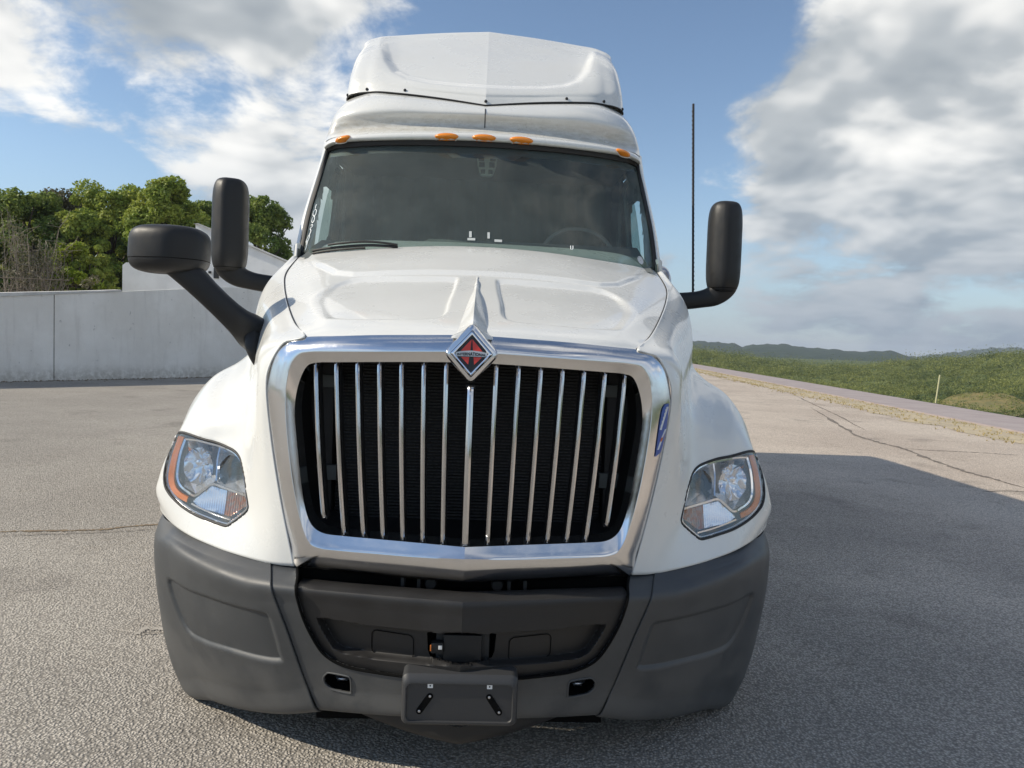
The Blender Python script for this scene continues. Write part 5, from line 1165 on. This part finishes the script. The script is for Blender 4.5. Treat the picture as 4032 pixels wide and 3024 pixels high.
def tree(name, x, y, top_, rx, seed, leaf, label, cat='tree', base=0.0, clumps=105, per=330, size=.088, lowest=.06, group=None, cl=(.55, 1.0)):
    rg = np.random.default_rng(seed); root = bpy.data.objects.new(name, None); COL.objects.link(root); root.location = (x, y, base); tag(root, label, cat, group)
    H_ = top_-base; V = []; F = []
    def add(path, r):
        a, b = tube_mesh(path, r, 7); o_ = len(V); V.extend(a); F.extend([tuple(i+o_ for i in f) for f in b])
    bend = rg.normal(0, .12, 2)*H_*.3
    tr__ = [(0, 0, -.1), (bend[0]*.3, bend[1]*.3, H_*.25), (bend[0]*.7, bend[1]*.7, H_*.5), (bend[0], bend[1], H_*.78)]; add(cr(np.array(tr__), 3), list(np.linspace(.024*H_, .006*H_, 10)))
    cs = []; rr = []
    for i in range(clumps):
        zf = rg.uniform(lowest, .93); prof_ = (math.sin(math.pi*min(1, (zf-lowest*.6)/(1.0-lowest*.6))**.75))**.6
        a = rg.uniform(0, 2*math.pi); rad_ = rx*prof_*rg.uniform(.3, .95)**.6
        cs.append((rad_*math.cos(a)+bend[0]*zf, rad_*math.sin(a)*.85+bend[1]*zf, zf*H_)); rr.append(rx*rg.uniform(.13, .27)*cl[1])
    for i in range(26):      # loose sprigs breaking the outline
        zf = rg.uniform(.45, .95); a = rg.uniform(0, 2*math.pi); prof_ = (math.sin(math.pi*min(.97, max(.05, zf-.02))**.75))**.6; ra = rx*prof_*rg.uniform(.75, 1.08); cs.append((ra*math.cos(a)+bend[0]*zf, ra*math.sin(a)*.85+bend[1]*zf, zf*H_)); rr.append(rx*rg.uniform(.07, .14))
    cs = np.array(cs); rr = np.array(rr)
    for i in rg.choice(len(cs), min(20, clumps), False):
        c = cs[i]; z0 = max(.18*H_, c[2]*.55); st = np.array((bend[0]*z0/H_, bend[1]*z0/H_, z0)); add(cr(np.array([st, (st+c)/2+np.array((0, 0, .05*H_)), c]), 3), list(np.linspace(.010*H_, .002*H_, 7)))
    mesh('trunk', V, F, root, 'bark')
    k = np.maximum(30, (per*(rr/rr.mean())**2).astype(int)); q = []
    for c, r, m_ in zip(cs, rr, k): q.append(leaves(c[None], np.array([r]), int(m_), size, rg))
    quads_mesh('crown', np.concatenate(q), root, leaf); return root
def tpos(px, py, Y): p = bp_(px, py, Y); return p
TR = [((-20.3753,31,7.6245), 2.6, 'leaf_dark', 'dark green tree at the far left edge behind the wall', 11), ((-21.1667,36,8.2788), 2.7, 'leaf_grey', 'olive tree with a thin ragged top, second from the left edge', 12),
      ((-18.0212,34,8.3684), 2.7, 'leaf_mid', 'broad green tree in the middle of the row behind the wall', 13), ((-14.964,33,8.6382), 2.3, 'leaf_mid', 'tallest green tree, right above the round hood mirror', 14),
      ((-14.7754,38,8.7347), 2.0, 'leaf_dark', 'narrow dark green tree just left of the tall door mirror', 15), ((-11.7385,37,8.821), 2.35, 'leaf_dark', 'dark green tree right of the tall door mirror, above the white building', 16),
      ((-18.4885,38,8.6366), 2.3, 'leaf_dark', 'dark tree filling the gap behind the tallest green tree', 17), ((-20.4504,33,7.4536), 1.9, 'leaf_mid', 'mid green tree between the dark edge tree and the olive one', 18)]
TR += [((-24.2156,36,8.2292), 2.4, 'leaf_mid', 'green tree cut by the left edge of the picture, behind the twiggy shrub', 19), ((-17.9128,31,6.782), 1.7, 'leaf_mid', 'lower green tree directly behind the bright yellow green bush', 20), ((-15.0322,35.5,7.7329), 1.9, 'leaf_mid', 'green tree just left of the tall door mirror, above the roof peak', 21)]
for p, rx, lf_, lab, sd_ in TR:
    tree('leafy_tree', p[0], p[1], p[2], rx, sd_, lf_, lab, group='trees behind the grey wall')
p = (-15.8471,27,4.8779); tree('bright_bush', p[0], p[1], p[2], 1.05, 31, 'leaf_bright', 'bright yellow green bush rising just above the grey wall', 'bush', clumps=34, per=120, size=.10, lowest=.25)
pq = (-15.3182,27.5,4.9701)
tree('leafy_bush', pq[0], pq[1], pq[2], .95, 41, 'leaf_mid', 'green bush right of the bright one, just left of the white building', 'bush', clumps=44, per=130, size=.10, lowest=.15)
# bare dry shrub at the left edge
def dry_shrub(p, w, seed, label):
    rg = np.random.default_rng(seed); V = []; F = []; root = bpy.data.objects.new('dry_shrub', None); COL.objects.link(root); root.location = (p[0], p[1], 0); tag(root, label, 'shrub', 'dry shrubs above the wall')
    def add(path, r):
        a, b = tube_mesh(path, r, 4); o_ = len(V); V.extend(a); F.extend([tuple(i+o_ for i in f) for f in b])
    tips = []
    for i in range(42):
        a = rg.uniform(0, 6.28); sp_ = rg.uniform(.1, 1)*w; h = p[2]*rg.uniform(.6, 1.0); b0 = np.array((rg.normal(0, .25)*w, rg.normal(0, .25)*w, 0)); t_ = np.array((sp_*math.cos(a), sp_*math.sin(a), h)); m_ = (b0+t_)/2+rg.normal(0, .15, 3)
        P_ = cr(np.array([b0, m_, t_]), 5); add(P_, list(np.linspace(.028, .008, len(P_)))); tips.append(t_)
        for k in range(7):
            s0 = P_[rg.integers(4, len(P_))]; e_ = s0+rg.normal(0, .32, 3)+np.array((0, 0, .3)); add(np.array([s0, (s0+e_)/2+rg.normal(0, .05, 3), e_]), [.010, .008, .005])
    mesh('twigs', V, F, root, 'twig'); quads_mesh('sparse_leaves', leaves(np.array(tips), np.full(len(tips), .4), 22, .055, rg), root, 'leaf_grey')
dry_shrub((-17.0177,25.5,5.154), 1.3, 51, 'bare grey twiggy shrub at the far left edge above the wall'); dry_shrub((-16.2322,26,4.5864), .9, 52, 'bare twiggy shrub left of the bright green bush')
tube('handrail', [(-17.6595,24,3.022), (-15.789,24,3.0363), (-14.3789,24,3.031)], .016, None, 'bark', 8); tag(bpy.data.objects['handrail'], 'thin dark horizontal rail in front of the dry shrubs above the wall', 'rail')
for px in (-40, 140):
    pass
# weeds on top of the wall
pw = (-11.4687,19.5,2.7105); rgw = np.random.default_rng(3)
o = quads_mesh('wall_weed', leaves(np.array([(pw[0], pw[1]+.1, pw[2]), (pw[0]+.15, pw[1]+.1, pw[2]+.1)]), np.array([.2, .2]), 60, .05, rgw), None, 'leaf_grey'); tag(o, 'small pale weed growing on top of the grey wall', 'weed')

# ---- scrub filling the valley
rg = np.random.default_rng(99); cs = []; rr = []
tries = 0
while len(cs) < 11000 and tries < 200000:
    tries += 1
    r = 55*(430/55)**rg.uniform(0, 1)**.75; a = rad(rg.uniform(9, 48)); x = cx0+r*math.sin(a); y = cy0+r*math.cos(a); s_ = path_s(x, y)
    if s_ < 9.0 or r < 60: continue
    if abs(math.degrees(a)-34.4) < 1.9+rg.normal(0, .6) and abs(r-160) < 9+rg.normal(0, 4): continue
    rad_ = (rg.uniform(.35, 1.0)**1.5 if rg.random() > .10 else rg.uniform(1.0, 2.0))*(1.0+r/170)
    cs.append((x, y, float(hill_z(np.array(x), np.array(y)))+rad_*.30)); rr.append(rad_)
cs = np.array(cs); rr = np.array(rr); q = []
q = leaves(cs, rr, 60, .15, rg, .8)
dist_ = np.repeat(np.hypot(cs[:, 0]-cx0, cs[:, 1]-cy0), 60); q4 = q.reshape(-1, 4, 3); c4 = q4.mean(1, keepdims=True); q4 = c4+(q4-c4)*np.clip(.35+dist_/240, .4, 1.6)[:, None, None]
o = quads_mesh('scrub', q4.reshape(-1, 3), None, 'leaf_scrub'); tag(o, 'dense green scrub covering the slope and hills beyond the path', 'scrub', kind='stuff')
# dry clearing and a lone pole
ca = rad(34.6); pts_ = []
for k in range(24):
    an = 2*math.pi*k/24; a = ca+rad(2.9)*math.cos(an); r = 160+18*math.sin(an); x = cx0+r*math.sin(a); y = cy0+r*math.cos(a); pts_.append((x, y, float(hill_z(np.array(x), np.array(y)))+.25))
cc = np.mean(pts_, 0); cc[2] = float(hill_z(np.array(cc[0]), np.array(cc[1])))+.25
o = mesh('dry_clearing', pts_+[tuple(cc)], [(k, (k+1) % 24, 24) for k in range(24)], None, 'dry_grass'); o['kind'] = 'structure'
aP = rad(2.34)+math.atan((2020-1106)/1600); rP = 112; xP = cx0+rP*math.sin(aP); yP = cy0+rP*math.cos(aP); zP = float(hill_z(np.array(xP), np.array(yP)))
o = tube('pole', [(xP, yP, zP-.3), (xP+.25, yP, zP+5.5), (xP+.55, yP, zP+9.0)], .11, None, 'pole_wood' if 'pole_wood' in MATS else mat('pole_wood', (.46, .44, .26), .9), 8); tag(o, 'thin pale pole leaning in the scrub beyond the path', 'pole')
for o in bpy.data.objects:
    if o.get('kind') == 'structure' and 'label' not in o: pass
# ---- thin sea haze in the air
hz = box('haze', (0, 0, 28), (9600, 9600, 84), None, None, 0); hz['kind'] = 'stuff'; tag(hz, 'thin pale haze in the air over the valley', 'haze', kind='stuff')
hm_ = bpy.data.materials.new('haze'); hm_.use_nodes = True; hm_.node_tree.nodes.clear(); hn_ = NT(hm_.node_tree)
pvn = hn_.n('ShaderNodeVolumePrincipled', {'Color': (.80, .88, 1.0, 1), 'Density': .00022, 'Anisotropy': .2})
om_ = hn_.n('ShaderNodeOutputMaterial'); hm_.node_tree.links.new(pvn.outputs[0], om_.inputs['Volume']); hz.data.materials.append(hm_)
scene.render.engine = 'CYCLES'
scene.cycles.max_bounces = 8; scene.cycles.transparent_max_bounces = 12
